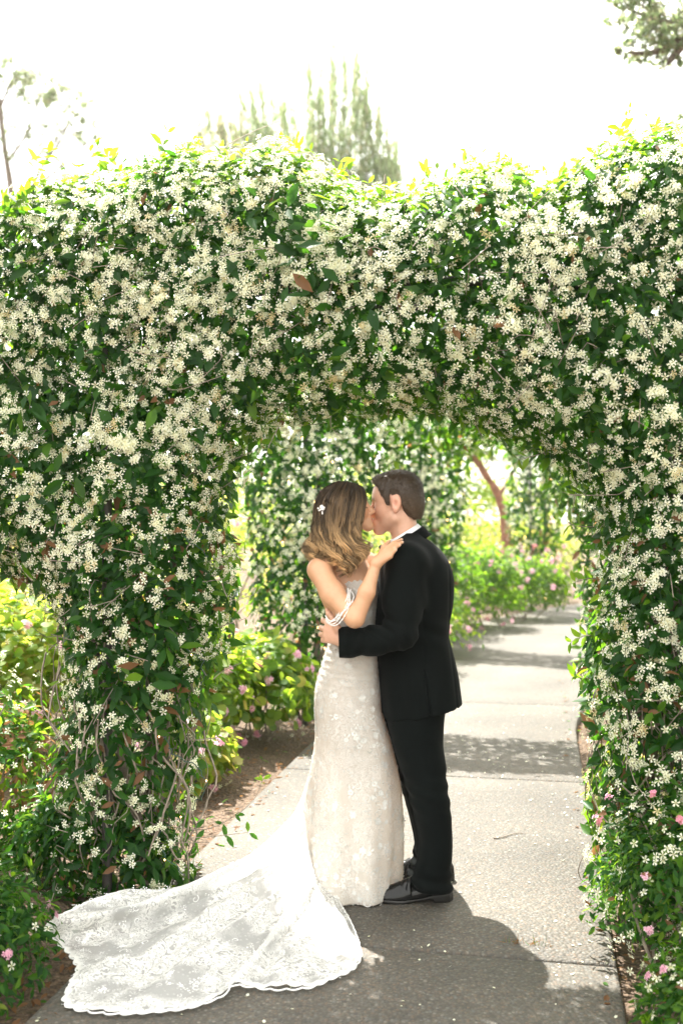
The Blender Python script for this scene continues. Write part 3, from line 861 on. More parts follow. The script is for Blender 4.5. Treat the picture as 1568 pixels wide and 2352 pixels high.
# columnar trees: bundles of upright plumes
def columnar(label, spires, d, seed, vshift=0.):
    """spires: (px, top py, base py, width px)"""
    g = np.random.default_rng(seed)
    cx = np.mean([s[0] for s in spires])
    b = P(cx, HY, 0, d) * [1, 1, 0]
    root = thing('columnar_tree', label, 'tree', tuple(b))
    v, f = tubes([spline([b + [0, 0, -.2], b + [0.1, 0, 3], P(cx, 520, 0, d)], 12)], [np.linspace(.3, .12, 12)], 9)
    link('trunk', mesh_from('trunk', v, f, M_BARK), root)
    for px, t, bt, w in spires:
        yo = g.normal(0, .7)
        v, f = tubes([spline([b + [0, 0, 2.5], P(px, 560, yo * .6, d), P(px, bt, yo, d), P(px + g.normal(0, 2), t + 14, yo, d)], 14)], [np.linspace(.03, .006, 14)], 5)
        link('limb', mesh_from('limb', v, f, M_BARK), root)
    pos, nr, tp = [], [], []
    for px, t, bt, w in spires:
        m = int((bt - t) * w * .11)
        u = g.uniform(0, 1, m) ** .85
        # vertical tufts with gaps
        tuft = g.uniform(0, 1, (max(6, int((bt - t) / 7)), 2))
        k = g.integers(0, len(tuft), m)
        uu = np.clip(tuft[k, 0] ** .8 + g.normal(0, .05, m), 0.0, 1.0)
        ww = w * (0.12 + 0.88 * uu ** .75)
        xx = px + (tuft[k, 1] - .5) * ww * 1.5 + g.normal(0, 1.6, m)
        yy = t + uu * (bt - t)
        dd = g.normal(0, .8, m)
        q = np.stack([(xx - HX) / FPX * d, d + dd, CAMH - (yy - HY) / FPX * d], -1)
        pos.append(q)
    pos = np.concatenate(pos); n = len(pos)
    tipd = g.normal(0, .22, (n, 3)) + [0, 0, 1]
    rot = frames(norm(g.normal(0, 1, (n, 3)) * [1, 1, .2]), tipd)
    sz = np.stack([np.full(n, .14), .34 * g.uniform(.6, 1.4, n), np.full(n, .2)], -1)
    link('crown', scatter('crown', LEAF_LOW, pos, rot, sz, np.clip(g.beta(2, 2, n) + vshift, 0, 1), M_TREE), root, kind='stuff')
    return root
columnar('brownish columnar tree, its spires lowest, standing at the left end of the spire trees', [(462, 290, 420, 20), (480, 275, 430, 22), (510, 262, 430, 22), (535, 285, 430, 22), (556, 240, 440, 24)], 36, 211, .3)
columnar('middle columnar tree with narrow green spires', [(578, 222, 430, 22), (600, 208, 440, 26), (628, 222, 450, 24), (652, 232, 450, 24), (675, 262, 450, 20)], 37, 212, .05)
columnar('tallest columnar tree with loose feathery spires', [(712, 172, 440, 22), (738, 178, 450, 24), (766, 150, 460, 26), (792, 160, 470, 26), (818, 158, 480, 28), (842, 200, 480, 28), (868, 258, 480, 26), (893, 300, 480, 26), (908, 340, 480, 18)], 35, 213, .1)

# tree whose branches hang into the picture from the right
D2 = 13.0
def Q2(px, py, dy=0.0): return P(px, py, dy, D2)
tb = np.array([7.4, 13.6, -.1])
tree('broad tree whose leafy branch hangs over the right end of the arch', tb, [tb, tb + [.1, 0, 2.5], tb + [-.2, .1, 5], tb + [-.5, .1, 8], tb + [-.6, 0, 10]],
     [[tb + [-.2, .1, 5.2], Q2(1750, 60), Q2(1640, 30), Q2(1530, 50), Q2(1440, 20)], [Q2(1640, 30), Q2(1560, 90), Q2(1500, 120), Q2(1440, 120)], [tb + [-.4, 0, 7], Q2(1720, -160), Q2(1560, -120), Q2(1420, -60), Q2(1390, -20)], [Q2(1600, 60), Q2(1545, 130), Q2(1530, 150)]],
     [(Q2(1545, 20), (.42, .6, .34), .22), (Q2(1480, 40), (.36, .5, .24), .15), (Q2(1420, 20), (.22, .4, .16), .07), (Q2(1510, 105), (.34, .4, .2), .14), (Q2(1440, 118), (.16, .3, .07), .04), (Q2(1560, 110), (.3, .4, .22), .12), (Q2(1620, 20), (.6, .7, .6), .12), (Q2(1500, -60), (.7, .6, .35), .1)],
     4600, .075, 221, .2, vshift=.1)
D3 = 30.0
tb3 = P(1575, HY, 0, D3) * [1, 1, 0]
tree('distant tree whose top peeps over the right end of the arch', tb3, [tb3, tb3 + [0, 0, 5], P(1570, 420, 0, D3), P(1560, 300, 0, D3)], [[P(1570, 420, 0, D3), P(1545, 330, 0, D3), P(1535, 275, 0, D3)]],
     [(P(1545, 290, 0, D3), (.35, .4, .3), .3), (P(1575, 310, 0, D3), (.6, .5, .5), .3), (P(1570, 400, 0, D3), (1.2, .8, 1.2), .4)], 900, .16, 222, .12)
# leaning reddish trunk seen through the arches
M_REDBARK = plain('reddish_bark', (0.24, 0.11, 0.07), 0.8, 0.35, 12, 0.5)
D4 = 21.0
def Q4(px, py, dy=0.0): return P(px, py, dy, D4)
tree('leaning red-barked tree seen through the arches past the groom', Q4(1165, 1370), [Q4(1162, 1380) * [1, 1, 0] + [0, 0, -.1], Q4(1160, 1280), Q4(1158, 1200), Q4(1140, 1130), Q4(1105, 1075), Q4(1080, 1000), Q4(1060, 900)],
     [[Q4(1145, 1140), Q4(1190, 1060), Q4(1230, 980), Q4(1260, 880)], [Q4(1105, 1075), Q4(1050, 1020), Q4(1000, 960)]],
     [(Q4(1180, 980), (1.4, 1, .7), .4), (Q4(1060, 960), (1.3, 1, .7), .35), (Q4(1280, 940), (1.2, 1, .8), .25)], 2400, .16, 231, .12, vshift=.2, bark=M_REDBARK)

# ------------------------------------------------------------------ fairy lights wound through the arches
def glow():
    m, nt, b, out = newmat('warm_bulb')
    b.inputs['Base Color'].default_value = (1, .7, .3, 1)
    b.inputs['Emission Color'].default_value = (1, .55, .18, 1)
    b.inputs['Emission Strength'].default_value = 3.0
    return m
M_BULB = glow()
M_CORD = plain('green_cord', (0.02, 0.06, 0.045), .5, .1)
BULB = Templ([(0, 0, .6), (.5, 0, .1), (0, .5, .1), (-.5, 0, .1), (0, -.5, .1), (0, 0, -.9)], [(0, 1, 2), (0, 2, 3), (0, 3, 4), (0, 4, 1), (5, 2, 1), (5, 3, 2), (5, 4, 3), (5, 1, 4)])
bulb_me = templ_mesh('bulb', BULB, .5, M_BULB)
def fairy(label, pts, n, seed, size=.012):
    g = np.random.default_rng(seed)
    root = thing('fairy_lights', label, 'string lights', (pts[0][0], pts[0][1], 0), 'fairy lights in the arches')
    c = spline(pts, 120) + g.normal(0, .006, (120, 3))
    v, f = tubes([c], [.0022], 5)
    link('cord', mesh_from('cord', v, f, M_CORD), root)
    for k in np.linspace(4, 116, n).astype(int):
        put('bulb', bulb_me, root, c[k] + [0, -.01, 0], np.eye(3), size)
fairy('fairy lights wound round the left pillar of the near arch', [P(420 - 60 * math.sin(k * 1.7), 2000 - k * 70, -.05 - .1 * math.cos(k * 1.7)) for k in range(14)], 10, 301, .007)
fairy('fairy lights wound round the arch pillar behind the bride', [P(715 + 75 * math.sin(k * 1.9), 1500 - k * 42, -.48 + .1 * math.cos(k * 1.9), 8.6) for k in range(13)], 11, 302, .012)
fairy('fairy lights strung over the third arch pillar behind the groom', [P(1000 + 55 * math.sin(k * 1.9), 1400 - k * 30, -.5, 13.4) for k in range(13)], 8, 303, .016)
fairy('fairy lights wound round the pillar of the last arch', [P(1235 + 42 * math.sin(k * 1.9), 1380 - k * 26, -.48, 18.2) for k in range(12)], 7, 304, .02)

# ------------------------------------------------------------------ stray runner, litter, tuft
run = thing('stray_runner', 'long loose jasmine runner with few leaves arching over the sunny path', 'vine', tuple(P(400, 1960, .1) * [1, 1, 0]))
path_pts = [P(400, 1900, .0), P(470, 1905, .0), P(530, 1880, .0), P(580, 1840, .0), P(604, 1790, .0)]
path2 = [P(440, 1925, -.05), P(500, 1920, -.05), P(545, 1915, -.05), P(572, 1912, -.05)]
v, f = tubes([spline(path_pts, 30), spline(path2, 20)], [np.linspace(.0022, .0012, 30), np.linspace(.002, .001, 20)], 5)
link('stem', mesh_from('stem', v, f, M_TWIG), run)
for (px, py, tx, ty, dy, mi, s) in [(513, 1892, 518, 1925, 0, 2, .06), (513, 1892, 494, 1886, 0, 1, .04), (540, 1870, 560, 1868, 0, 2, .045), (540, 1870, 553, 1888, 0, 1, .04), (520, 1918, 540, 1955, -.05, 2, .062), (570, 1912, 571, 1885, -.05, 3, .05), (572, 1912, 594, 1928, -.05, 2, .05), (604, 1790, 620, 1778, 0, 5, .045), (604, 1790, 586, 1786, 0, 5, .04), (602, 1796, 600, 1775, 0, 6, .035), (470, 1905, 455, 1925, 0, 2, .06), (450, 1903, 468, 1880, 0, 2, .055)]:
    p0, p1 = P(px, py, dy), P(tx, ty, dy - .01)
    put('leaf', LEAF_M[mi], run, p0, frames(np.array([[.2, -.8, .5]]), (p1 - p0)[None])[0], s)

g = np.random.default_rng(77)
n = 900
d = g.uniform(3.0, 10.5, n)
side = g.uniform(size=n) < .6
x = np.where(side, left_edge(d) - np.abs(g.normal(0, .35, n)) + .05, left_edge(d) + PATHW + np.abs(g.normal(0, .3, n)) - .04)
inn = (x > left_edge(d)) & (x < left_edge(d) + PATHW)
pos = np.stack([x, d, np.where(inn, .004, -.03)], -1)
rot = frames(norm(g.normal(0, .25, (n, 3)) + [0, 0, 1]), g.normal(0, 1, (n, 3)))
link('leaf_litter', scatter('leaf_litter', LEAF, pos, rot, g.uniform(.025, .06, n), np.where(g.uniform(size=n) < .85, .99, .6), M_LEAF), None, 'dry brown leaves scattered on the soil of the beds', 'leaf litter', kind='stuff')
# tuft of dry grass in the slab joint
BLADE = Templ([(-.03, 0, 0), (.03, 0, 0), (.02, .6, .02), (-.02, .6, .02), (0, 1, .1)], [(0, 1, 2, 3), (3, 2, 4)])
n = 90
pj = np.array([G(1180 + t * 90, 2166 + t * 8) for t in g.uniform(-.3, 1, n)]); pj[:, 1] += g.normal(0, .008, n); pj[:, 2] = 0
rot = frames(norm(g.normal(0, 1, (n, 3)) * [1, 1, .15]), g.normal(0, .9, (n, 3)) + [0, 0, .7])
link('grass_tuft', scatter('grass_tuft', BLADE, pj, rot, g.uniform(.015, .045, n), g.choice([.4, .99, .99], n), M_LEAF), None, 'small tuft of dry grass growing in the slab joint', 'grass', kind='stuff')
# dry twig on the path
v, f = tubes([spline([G(1133 + 1.0 * a, 1785 + b_, .006) for a, b_ in ((0, 140), (20, 138), (45, 130), (75, 128))], 14)], [np.linspace(.004, .0015, 14)], 5)
tw = link('dry_twig', mesh_from('dry_twig', v, f, M_TWIG), None, 'short dry twig lying on the sunlit slab', 'twig')

# fallen petals and crumbs on the slabs
n = 520
d = g.uniform(3.0, 9, n); x = left_edge(d) + g.beta(.6, .6, n) * PATHW
PET = Templ([(-.3, 0, 0), (.3, 0, 0), (.5, .7, .12), (-.5, .7, .12), (0, 1, .2)], [(0, 1, 2, 3), (3, 2, 4)])
rot = frames(norm(g.normal(0, .2, (n, 3)) + [0, 0, 1]), g.normal(0, 1, (n, 3)))
link('fallen_petals', scatter('fallen_petals', PET, np.stack([x, d, np.full(n, .004)], -1), rot, g.uniform(.006, .014, n), g.uniform(0, 1, n), M_FLOWER), None, 'tiny pale petals fallen on the path slabs', 'petals', kind='stuff')

# ------------------------------------------------------------------ signed-distance modelling for the two figures
class Vol:
    def __init__(s, lo, hi, h):
        lo, hi = np.array(lo, float), np.array(hi, float)
        s.lo, s.h = lo, h
        s.n = np.ceil((hi - lo) / h).astype(int) + 1
        s.a = np.full(s.n, 0.3, np.float32)
        s.ax = [(lo[i] + h * np.arange(s.n[i])).astype(np.float32) for i in range(3)]
    def blk(s, lo, hi):
        i0 = np.clip(np.floor((np.array(lo) - s.lo) / s.h).astype(int), 0, s.n - 1)
        i1 = np.clip(np.ceil((np.array(hi) - s.lo) / s.h).astype(int) + 1, i0 + 1, s.n)
        sl = tuple(slice(a, b) for a, b in zip(i0, i1))
        return sl, s.ax[0][sl[0]][:, None, None], s.ax[1][sl[1]][None, :, None], s.ax[2][sl[2]][None, None, :]
    def uni(s, sl, d, k):
        a = s.a[sl]
        if k > 0:
            hh = np.maximum(k - np.abs(a - d), 0) / k
            s.a[sl] = np.minimum(a, d) - hh * hh * k * 0.25
        else:
            s.a[sl] = np.minimum(a, d)
    def cut(s, sl, d, k):
        a = s.a[sl]; d = -d
        if k > 0:
            hh = np.maximum(k - np.abs(a - d), 0) / k
            s.a[sl] = np.maximum(a, d) + hh * hh * k * 0.25
        else:
            s.a[sl] = np.maximum(a, d)
    def cone(s, a, b, ra, rb, k=0.02):
        a, b = np.array(a, float), np.array(b, float)
        m = max(ra, rb) + k + 3 * s.h
        sl, X, Y, Z = s.blk(np.minimum(a, b) - m, np.maximum(a, b) + m)
        s.uni(sl, f_cone(X, Y, Z, a, b, ra, rb), k)
    def chain(s, pts, rs, k=0.02):
        for i in range(len(pts) - 1):
            s.cone(pts[i], pts[i + 1], rs[i], rs[i + 1], k)
    def ell(s, c, r, k=0.02):
        c, r = np.array(c, float), np.array(r, float)
        m = r + k + 3 * s.h
        sl, X, Y, Z = s.blk(c - m, c + m)
        s.uni(sl, f_ell(X, Y, Z, c, r), k)
    def prof(s, tab, k=0.02, power=2.0, fold=None, cap=True):
        """stack of ellipses: rows (z, cx, cy, a, b), z ascending"""
        t = np.array(sorted(map(tuple, tab)), float)
        m = k + 4 * s.h + 0.03
        lo = [(t[:, 1] - t[:, 3]).min() - m, (t[:, 2] - t[:, 4]).min() - m, t[0, 0] - m]
        hi = [(t[:, 1] + t[:, 3]).max() + m, (t[:, 2] + t[:, 4]).max() + m, t[-1, 0] + m]
        sl, X, Y, Z = s.blk(lo, hi)
        zz = s.ax[2][sl[2]]
        zs = np.linspace(t[0, 0], t[-1, 0], 160)
        I = []
        for c in range(1, 5):
            y = np.interp(zs, t[:, 0], t[:, c])
            kx = np.ones(9) / 9
            yp = np.concatenate([np.full(4, y[0]), y, np.full(4, y[-1])])
            y = np.convolve(yp, kx, 'valid')
            I.append(np.interp(zz, zs, y).astype(np.float32)[None, None, :])
        cx, cy, a, b = I
        ux, uy = np.abs((X - cx) / a), np.abs((Y - cy) / b)
        rr = (ux ** power + uy ** power) ** (1.0 / power)
        d = (rr - 1) * np.minimum(a, b)
        if fold is not None:
            d = d - fold(X, Y, Z, np.arctan2((Y - cy) / b, (X - cx) / a))
        if cap:
            d = np.maximum(d, np.maximum(Z - t[-1, 0], t[0, 0] - Z))
        s.uni(sl, d.astype(np.float32), k)
    def warp(s, fn):
        s.a += fn(s.ax[0][:, None, None], s.ax[1][None, :, None], s.ax[2][None, None, :]).astype(np.float32)
    def mesh(s):
        a = s.a
        a[0], a[-1] = np.maximum(a[0], .01), np.maximum(a[-1], .01)
        a[:, 0], a[:, -1] = np.maximum(a[:, 0], .01), np.maximum(a[:, -1], .01)
        a[:, :, 0], a[:, :, -1] = np.maximum(a[:, :, 0], .01), np.maximum(a[:, :, -1], .01)
        ins = a < 0
        cnt = np.zeros(np.array(a.shape) - 1, np.int8)
        offs = [(i, j, k) for i in (0, 1) for j in (0, 1) for k in (0, 1)]
        nx, ny, nz = a.shape
        for (i, j, k) in offs:
            cnt += ins[i:nx - 1 + i, j:ny - 1 + j, k:nz - 1 + k]
        act = np.argwhere((cnt > 0) & (cnt < 8))
        idx = np.full(cnt.shape, -1, np.int32)
        idx[act[:, 0], act[:, 1], act[:, 2]] = np.arange(len(act))
        val = np.stack([a[act[:, 0] + o[0], act[:, 1] + o[1], act[:, 2] + o[2]] for o in offs], -1)
        vs_, wt_ = np.zeros((len(act), 3)), np.zeros(len(act))
        oo = np.array(offs, float)
        for p in range(8):
            for q_ in range(p + 1, 8):
                if np.abs(oo[p] - oo[q_]).sum() != 1: continue
                c = (val[:, p] < 0) != (val[:, q_] < 0)
                t = val[c, p] / (val[c, p] - val[c, q_])
                vs_[c] += oo[p] + t[:, None] * (oo[q_] - oo[p]); wt_[c] += 1
        v = s.lo + (act + vs_ / wt_[:, None]) * s.h
        F = []
        for axis in range(3):
            A = [slice(None)] * 3; B = [slice(None)] * 3
            A[axis] = slice(0, -1); B[axis] = slice(1, None)
            sa, sb = ins[tuple(A)], ins[tuple(B)]
            e = np.argwhere(sa != sb)
            o1, o2 = [(1, 2), (2, 0), (0, 1)][axis]
            ok = (e[:, o1] > 0) & (e[:, o2] > 0) & (e[:, o1] < a.shape[o1] - 1) & (e[:, o2] < a.shape[o2] - 1)
            e = e[ok]
            flip = sb[e[:, 0], e[:, 1], e[:, 2]]
            def cell(d1, d2):
                c = e.copy(); c[:, o1] -= d1; c[:, o2] -= d2
                return idx[c[:, 0], c[:, 1], c[:, 2]]
            q_ = np.stack([cell(1, 1), cell(0, 1), cell(0, 0), cell(1, 0)], -1)
            q_[flip] = q_[flip][:, ::-1]
            F.append(q_)
        return v, np.concatenate(F)

def f_cone(X, Y, Z, a, b, ra, rb):
    ab = np.array(b, float) - np.array(a, float)
    L2 = float(ab @ ab) + 1e-12
    px, py, pz = X - float(a[0]), Y - float(a[1]), Z - float(a[2])
    t = np.clip((px * float(ab[0]) + py * float(ab[1]) + pz * float(ab[2])) / L2, 0, 1)
    return np.sqrt((px - t * float(ab[0])) ** 2 + (py - t * float(ab[1])) ** 2 + (pz - t * float(ab[2])) ** 2) - (ra + t * (rb - ra))
def f_ell(X, Y, Z, c, r):
    k0 = np.sqrt(((X - float(c[0])) / float(r[0])) ** 2 + ((Y - float(c[1])) / float(r[1])) ** 2 + ((Z - float(c[2])) / float(r[2])) ** 2)
    return (k0 - 1.0) * float(min(r))
def smin(a, b, k):
    h = np.maximum(k - np.abs(a - b), 0) / k
    return np.minimum(a, b) - h * h * k * .25
def smax(a, b, k): return -smin(-a, -b, k)

class Head:
    """a head in its own frame: x to the front, y to its left, z up, eyes at z = 0"""
    def __init__(s, O, f, up, size, female):
        f = norm(f); l = norm(np.cross(up, f)); u = np.cross(f, l)
        s.O, s.M, s.size, s.female = np.array(O), np.stack([f, l, u], 1), size, female
    def W(s, x, y, z): return s.O + s.M @ (np.array([x, y, z]) * s.size)
    def local(s, p): return ((p - s.O) @ s.M) / s.size
    def loc3(s, X, Y, Z):
        dx, dy, dz = X - float(s.O[0]), Y - float(s.O[1]), Z - float(s.O[2])
        return [(dx * float(s.M[0, i]) + dy * float(s.M[1, i]) + dz * float(s.M[2, i])) / s.size for i in range(3)]
    def skull(s, x, y, z):
        d = f_ell(x, y, z, (-.010, 0, .035), (.098, .078, .084))
        return smin(d, f_ell(x, y, z, (.040, 0, .032), (.048, .064, .056)), .03)
    def face(s, x, y, z):
        w = .93 if s.female else 1.0
        d = s.skull(x, y, z)
        d = smin(d, f_ell(x, y, z, (.036, 0, -.030), (.054, .058 * w, .068)), .03)
        for g_ in (-1, 1):
            d = smin(d, f_cone(x, y, z, (.074, g_ * .012, -.100), (.004, g_ * .053 * w, -.062), .017, .019), .028)
            d = smin(d, f_ell(x, y, z, (.055, g_ * .038 * w, -.026), (.028, .023, .026)), .02)
            d = smin(d, f_cone(x, y, z, (.080, g_ * .012, .020), (.062, g_ * .046, .020), .008 if s.female else .0105, .008), .014)
            d = smax(d, -(f_ell(x, y, z, (.096, g_ * .031, .001), (.016, .017, .012))), .016)
            d = smin(d, f_ell(x, y, z, (.072, g_ * .032, -.001), (.0135, .0165, .0125)), .006)
            d = smin(d, f_ell(x, y, z, (.096, g_ * .012, -.043), (.012, .0085, .0085)), .009)
            # ear
            e = smin(f_ell(x, y, z, (-.013, g_ * .079, .000), (.0195, .0095, .026)), f_ell(x, y, z, (-.006, g_ * .076, -.026), (.010, .007, .014)), .012)
            e = smax(e, -f_ell(x, y, z, (-.009, g_ * .090, -.001), (.0115, .0105, .0185)), .004)
            e = smin(e, f_cone(x, y, z, (-.018, g_ * .079, -.012), (-.016, g_ * .080, .010), .0035, .003), .004)
            d = smin(d, e, .008)
        tipx = .114 if s.female else .117
        d = smin(d, f_cone(x, y, z, (.085, 0, .012), (tipx, 0, -.037), .0075, .0105), .012)
        d = smin(d, f_ell(x, y, z, (.079, 0, -.104), (.020, .024, .018)), .02)
        d = smin(d, f_ell(x, y, z, (.084, 0, -.071), (.017, .030, .018)), .015)
        d = smin(d, f_ell(x, y, z, (.094, 0, -.0655), (.0105, .021, .0055)), .006)
        d = smin(d, f_ell(x, y, z, (.092, 0, -.0770), (.0105, .019, .0068)), .006)
        return d
    def add(s, V):
        m = .17 * s.size
        sl, X, Y, Z = V.blk(s.O - m, s.O + m)
        x, y, z = s.loc3(X, Y, Z)
        V.uni(sl, (s.face(x, y, z) * s.size).astype(np.float32), .02)

def skinmat(name, base, sss=.12):
    m, nt, b, out = newmat(name)
    at = nd(nt, 'ShaderNodeAttribute', attribute_name='col')
    tc = nd(nt, 'ShaderNodeTexCoord')
    n_ = nd(nt, 'ShaderNodeTexNoise', Scale=60.0, Detail=5.0)
    nt.links.new(tc.outputs['Object'], n_.inputs['Vector'])
    r = ramp(nt, n_.outputs['Fac'], [(.3, (.93, .92, .91)), (.7, (1, 1, 1))])
    mx = nd(nt, 'ShaderNodeMix', data_type='RGBA', blend_type='MULTIPLY')
    mx.inputs['Factor'].default_value = 1
    nt.links.new(at.outputs['Color'], mx.inputs['A'])
    nt.links.new(r.outputs['Color'], mx.inputs['B'])
    nt.links.new(mx.outputs['Result'], b.inputs['Base Color'])
    b.inputs['Roughness'].default_value = .45
    b.inputs['Subsurface Weight'].default_value = sss
    b.inputs['Subsurface Radius'].default_value = (.012, .005, .003)
    b.inputs['Subsurface Scale'].default_value = 1.0
    return m
M_SKIN_B = skinmat('tanned_skin', None)
M_SKIN_G = skinmat('fair_skin', None)

def hairmat(name):
    m, nt, b, out = newmat(name)
    at = nd(nt, 'ShaderNodeAttribute', attribute_name='col')
    nt.links.new(at.outputs['Color'], b.inputs['Base Color'])
    b.inputs['Roughness'].default_value = .48
    b.inputs['Specular IOR Level'].default_value = .32
    b.inputs['Anisotropic'].default_value = .6
    return m
M_HAIR = hairmat('hair_fibre')

def cloth(name, col, rough=.85, weave=900., bump=.25, sheen=.3, pat=None):
    m, nt, b, out = newmat(name)
    tc = nd(nt, 'ShaderNodeTexCoord')
    w = nd(nt, 'ShaderNodeTexNoise', Scale=weave, Detail=2.0)
    w2 = nd(nt, 'ShaderNodeTexNoise', Scale=9.0, Detail=4.0)
    nt.links.new(tc.outputs['Object'], w.inputs['Vector'])
    nt.links.new(tc.outputs['Object'], w2.inputs['Vector'])
    c = np.array(col)
    r = ramp(nt, w2.outputs['Fac'], [(.3, tuple(c * .8)), (.7, tuple(np.minimum(c * 1.15, 1)))])
    nt.links.new(r.outputs['Color'], b.inputs['Base Color'])
    b.inputs['Roughness'].default_value = rough
    b.inputs['Sheen Weight'].default_value = sheen
    b.inputs['Specular IOR Level'].default_value = .07
    bp = nd(nt, 'ShaderNodeBump', Strength=bump, Distance=.002)
    nt.links.new(w.outputs['Fac'], bp.inputs['Height'])
    nt.links.new(bp.outputs['Normal'], b.inputs['Normal'])
    return m
M_SUIT = cloth('black_wool', (.0030, .0044, .0042), sheen=.02)
M_SATIN = cloth('black_satin', (.010, .010, .011), .35, sheen=0)
M_SHIRT = cloth('white_cotton', (.82, .82, .82), .8)
M_PATENT = plain('patent_leather', (.006, .006, .006), .25, .1, 5, **{'Coat Weight': .5, 'Coat Roughness': .03, 'Specular IOR Level': .15, 'Coat IOR': 1.4})
M_SOLE = plain('shoe_sole', (.012, .011, .010), .45, .2, 30)
M_PEARL = plain('pearl', (.80, .77, .74), .18, .06, 200, **{'Coat Weight': .6})

# ================================================================== the groom
groom = thing('person', 'person in a black suit and patent shoes leaning in to kiss, arm around waist', 'person', tuple(P(985, 2060, 0) * [1, 1, 0]))
gh = Head(P(909, 1156, .03), (-.975, .19, -.07), (-.05, 0, 1), 1.06, False)
# --- body
V = Vol(P(720, 1194, -.40) * [1, 1, 0] + [0, 0, -.02], [P(1075, 1194, 0)[0], C0 + .38, 1.86], .0044)
gh.add(V)
V.cone(gh.W(-.022, 0, -.055), P(934, 1262, .02), .056, .062, .03)
V.cone(P(934, 1268, .02), P(936, 1300, 0), .06, .10, .04)
V.chain([P(936, 1320, 0), P(945, 1450, 0), P(955, 1600, 0)], [.115, .115, .115], .05)
for sg in (-1, 1):
    V.cone(P(932, 1290, 0), P(934, 1296, sg * .17), .07, .055, .04)
    V.chain([P(955, 1600, sg * .06), P(985, 1830, sg * .12), P(1003, 2000, sg * .12)], [.075, .05, .034], .04)
    V.cone(P(1003, 2005, sg * .12), P(990, 2036, sg * .12), .022, .014, .02)
V.chain([P(932, 1296, -.2), P(924, 1456, -.22), P(790, 1470, -.165)], [.05, .04, .029], .03)
V.chain([P(932, 1296, .2), P(905, 1440, .24), P(815, 1400, .17)], [.05, .04, .03], .03)
# left hand on the waist
wr = P(792, 1470, -.163)
kn = [P(753, 1431, -.158), P(748, 1445, -.155), P(747, 1458, -.15), P(751, 1470, -.147)]
for k_ in kn: V.cone(wr, k_, .026, .0135, .016)
f1 = [P(742, 1426, -.115), P(737, 1442, -.11), P(737, 1457, -.108), P(742, 1470, -.11)]
f2 = [P(741, 1422, -.055), P(736, 1441, -.045), P(737, 1457, -.05), P(742, 1470, -.06)]
for a_, b_, c_ in zip(kn, f1, f2):
    V.chain([a_, b_, c_], [.0115, .0105, .0085], .006)
V.chain([P(776, 1445, -.18), P(764, 1422, -.188), P(755, 1409, -.18), P(750, 1400, -.168)], [.017, .012, .0105, .008], .012)
# right hand on the bride's far side
for dz in (0, 12, 24, 36):
    V.chain([P(815, 1400, .17), P(782, 1392 + dz, .135), P(762, 1394 + dz, .11)], [.025, .011, .008], .008)
v, f = V.mesh()
lc = gh.local(v)
base = np.array([.62, .36, .25])
col = np.tile(base, (len(v), 1))
def tint(mask, c): 
    global col
    col = col * (1 - mask[:, None]) + np.array(c) * mask[:, None]
tint(np.exp(-((lc[:, 2] + .071) / .009) ** 2) * (lc[:, 0] > .088) * (np.abs(lc[:, 1]) < .024) * .8, (.50, .20, .16))
tint(np.exp(-((lc[:, 0] - .06) / .03) ** 2 - ((lc[:, 2] + .03) / .025) ** 2) * .25, (.66, .30, .22))
tint(np.clip((-.045 - lc[:, 2]) / .03, 0, 1) * (lc[:, 0] > -.01) * (lc[:, 2] > -.13) * .16, (.30, .22, .17))
tint(np.exp(-((lc[:, 2] - .023) / .0055) ** 2) * (lc[:, 0] > .055) * (np.abs(lc[:, 1]) > .012) * (np.abs(lc[:, 1]) < .05) * .75, (.10, .06, .035))
tint(((np.abs(lc[:, 1]) > .074) & (np.abs(lc[:, 2]) < .05)) * .35, (.70, .30, .22))
tint(np.exp(-((lc[:, 0] + .009) / .008) ** 2 - ((lc[:, 2]) / .014) ** 2) * (np.abs(lc[:, 1]) > .06) * (np.abs(lc[:, 1]) < .082) * .6, (.40, .15, .10))  # shade of the ear hollow painted into the skin colour
tint(np.exp(-((lc[:, 0] - .115) / .018) ** 2 - ((lc[:, 2] + .038) / .018) ** 2) * .3, (.66, .28, .21))
link('body', mesh_from('body', v, f, M_SKIN_G, attrs={'col': col}), groom)

# eyelashes and brow hairs on the side in view
def lash(h, parent, sgn, colr, n=14):
    pths = []
    c = np.array([.074, sgn * .032, -.006])
    for t in np.linspace(-1, 1, n):
        b_ = c + np.array([.0135 * math.cos(t * .9) - .002, sgn * -t * .013, -.002 - .0015 * math.cos(t * 1.2)])
        e_ = b_ + np.array([.007, sgn * -.0 + sgn * -t * .003, -.004])
        pths.append(np.stack([h.W(*b_), h.W(*((b_ + e_) / 2 + [0, 0, -.001])), h.W(*e_)]))
    line = np.stack([h.W(*(c + np.array([.0145 * math.cos(t * .9) - .002, sgn * -t * .0135, -.0015 - .0015 * math.cos(t * 1.2)]))) for t in np.linspace(-1, 1, 12)])
    v, f = tubes(pths + [line], [np.array([.0006, .0005, .0002])] * n + [np.full(12, .0009)], 4)
    link('eyelashes', mesh_from('eyelashes', v, f, M_HAIR, attrs={'col': np.tile(colr, (len(v), 1))}), parent)
def brow(h, parent, sgn, colr, n=90, seed=5):
    g = np.random.default_rng(seed); pths = []
    for _ in range(n):
        t = g.uniform(0, 1)
        b_ = np.array([.0895 - .030 * t ** 1.7, sgn * (.012 + .036 * t), .021 + .006 * math.sin(t * 2.4) + g.normal(0, .0016)])
        e_ = b_ + np.array([-.004, sgn * .006, .002 - .004 * t])
        pths.append(np.stack([h.W(*b_), h.W(*((b_ + e_) / 2 + [.001, 0, 0])), h.W(*e_)]))
    v, f = tubes(pths, [np.array([.0007, .0006, .0003])] * n, 3)
    link('eyebrow', mesh_from('eyebrow', v, f, M_HAIR, attrs={'col': np.tile(colr, (len(v), 1))}), parent)
lash(gh, groom, 1, (.04, .025, .015)); lash(gh, groom, -1, (.04, .025, .015))
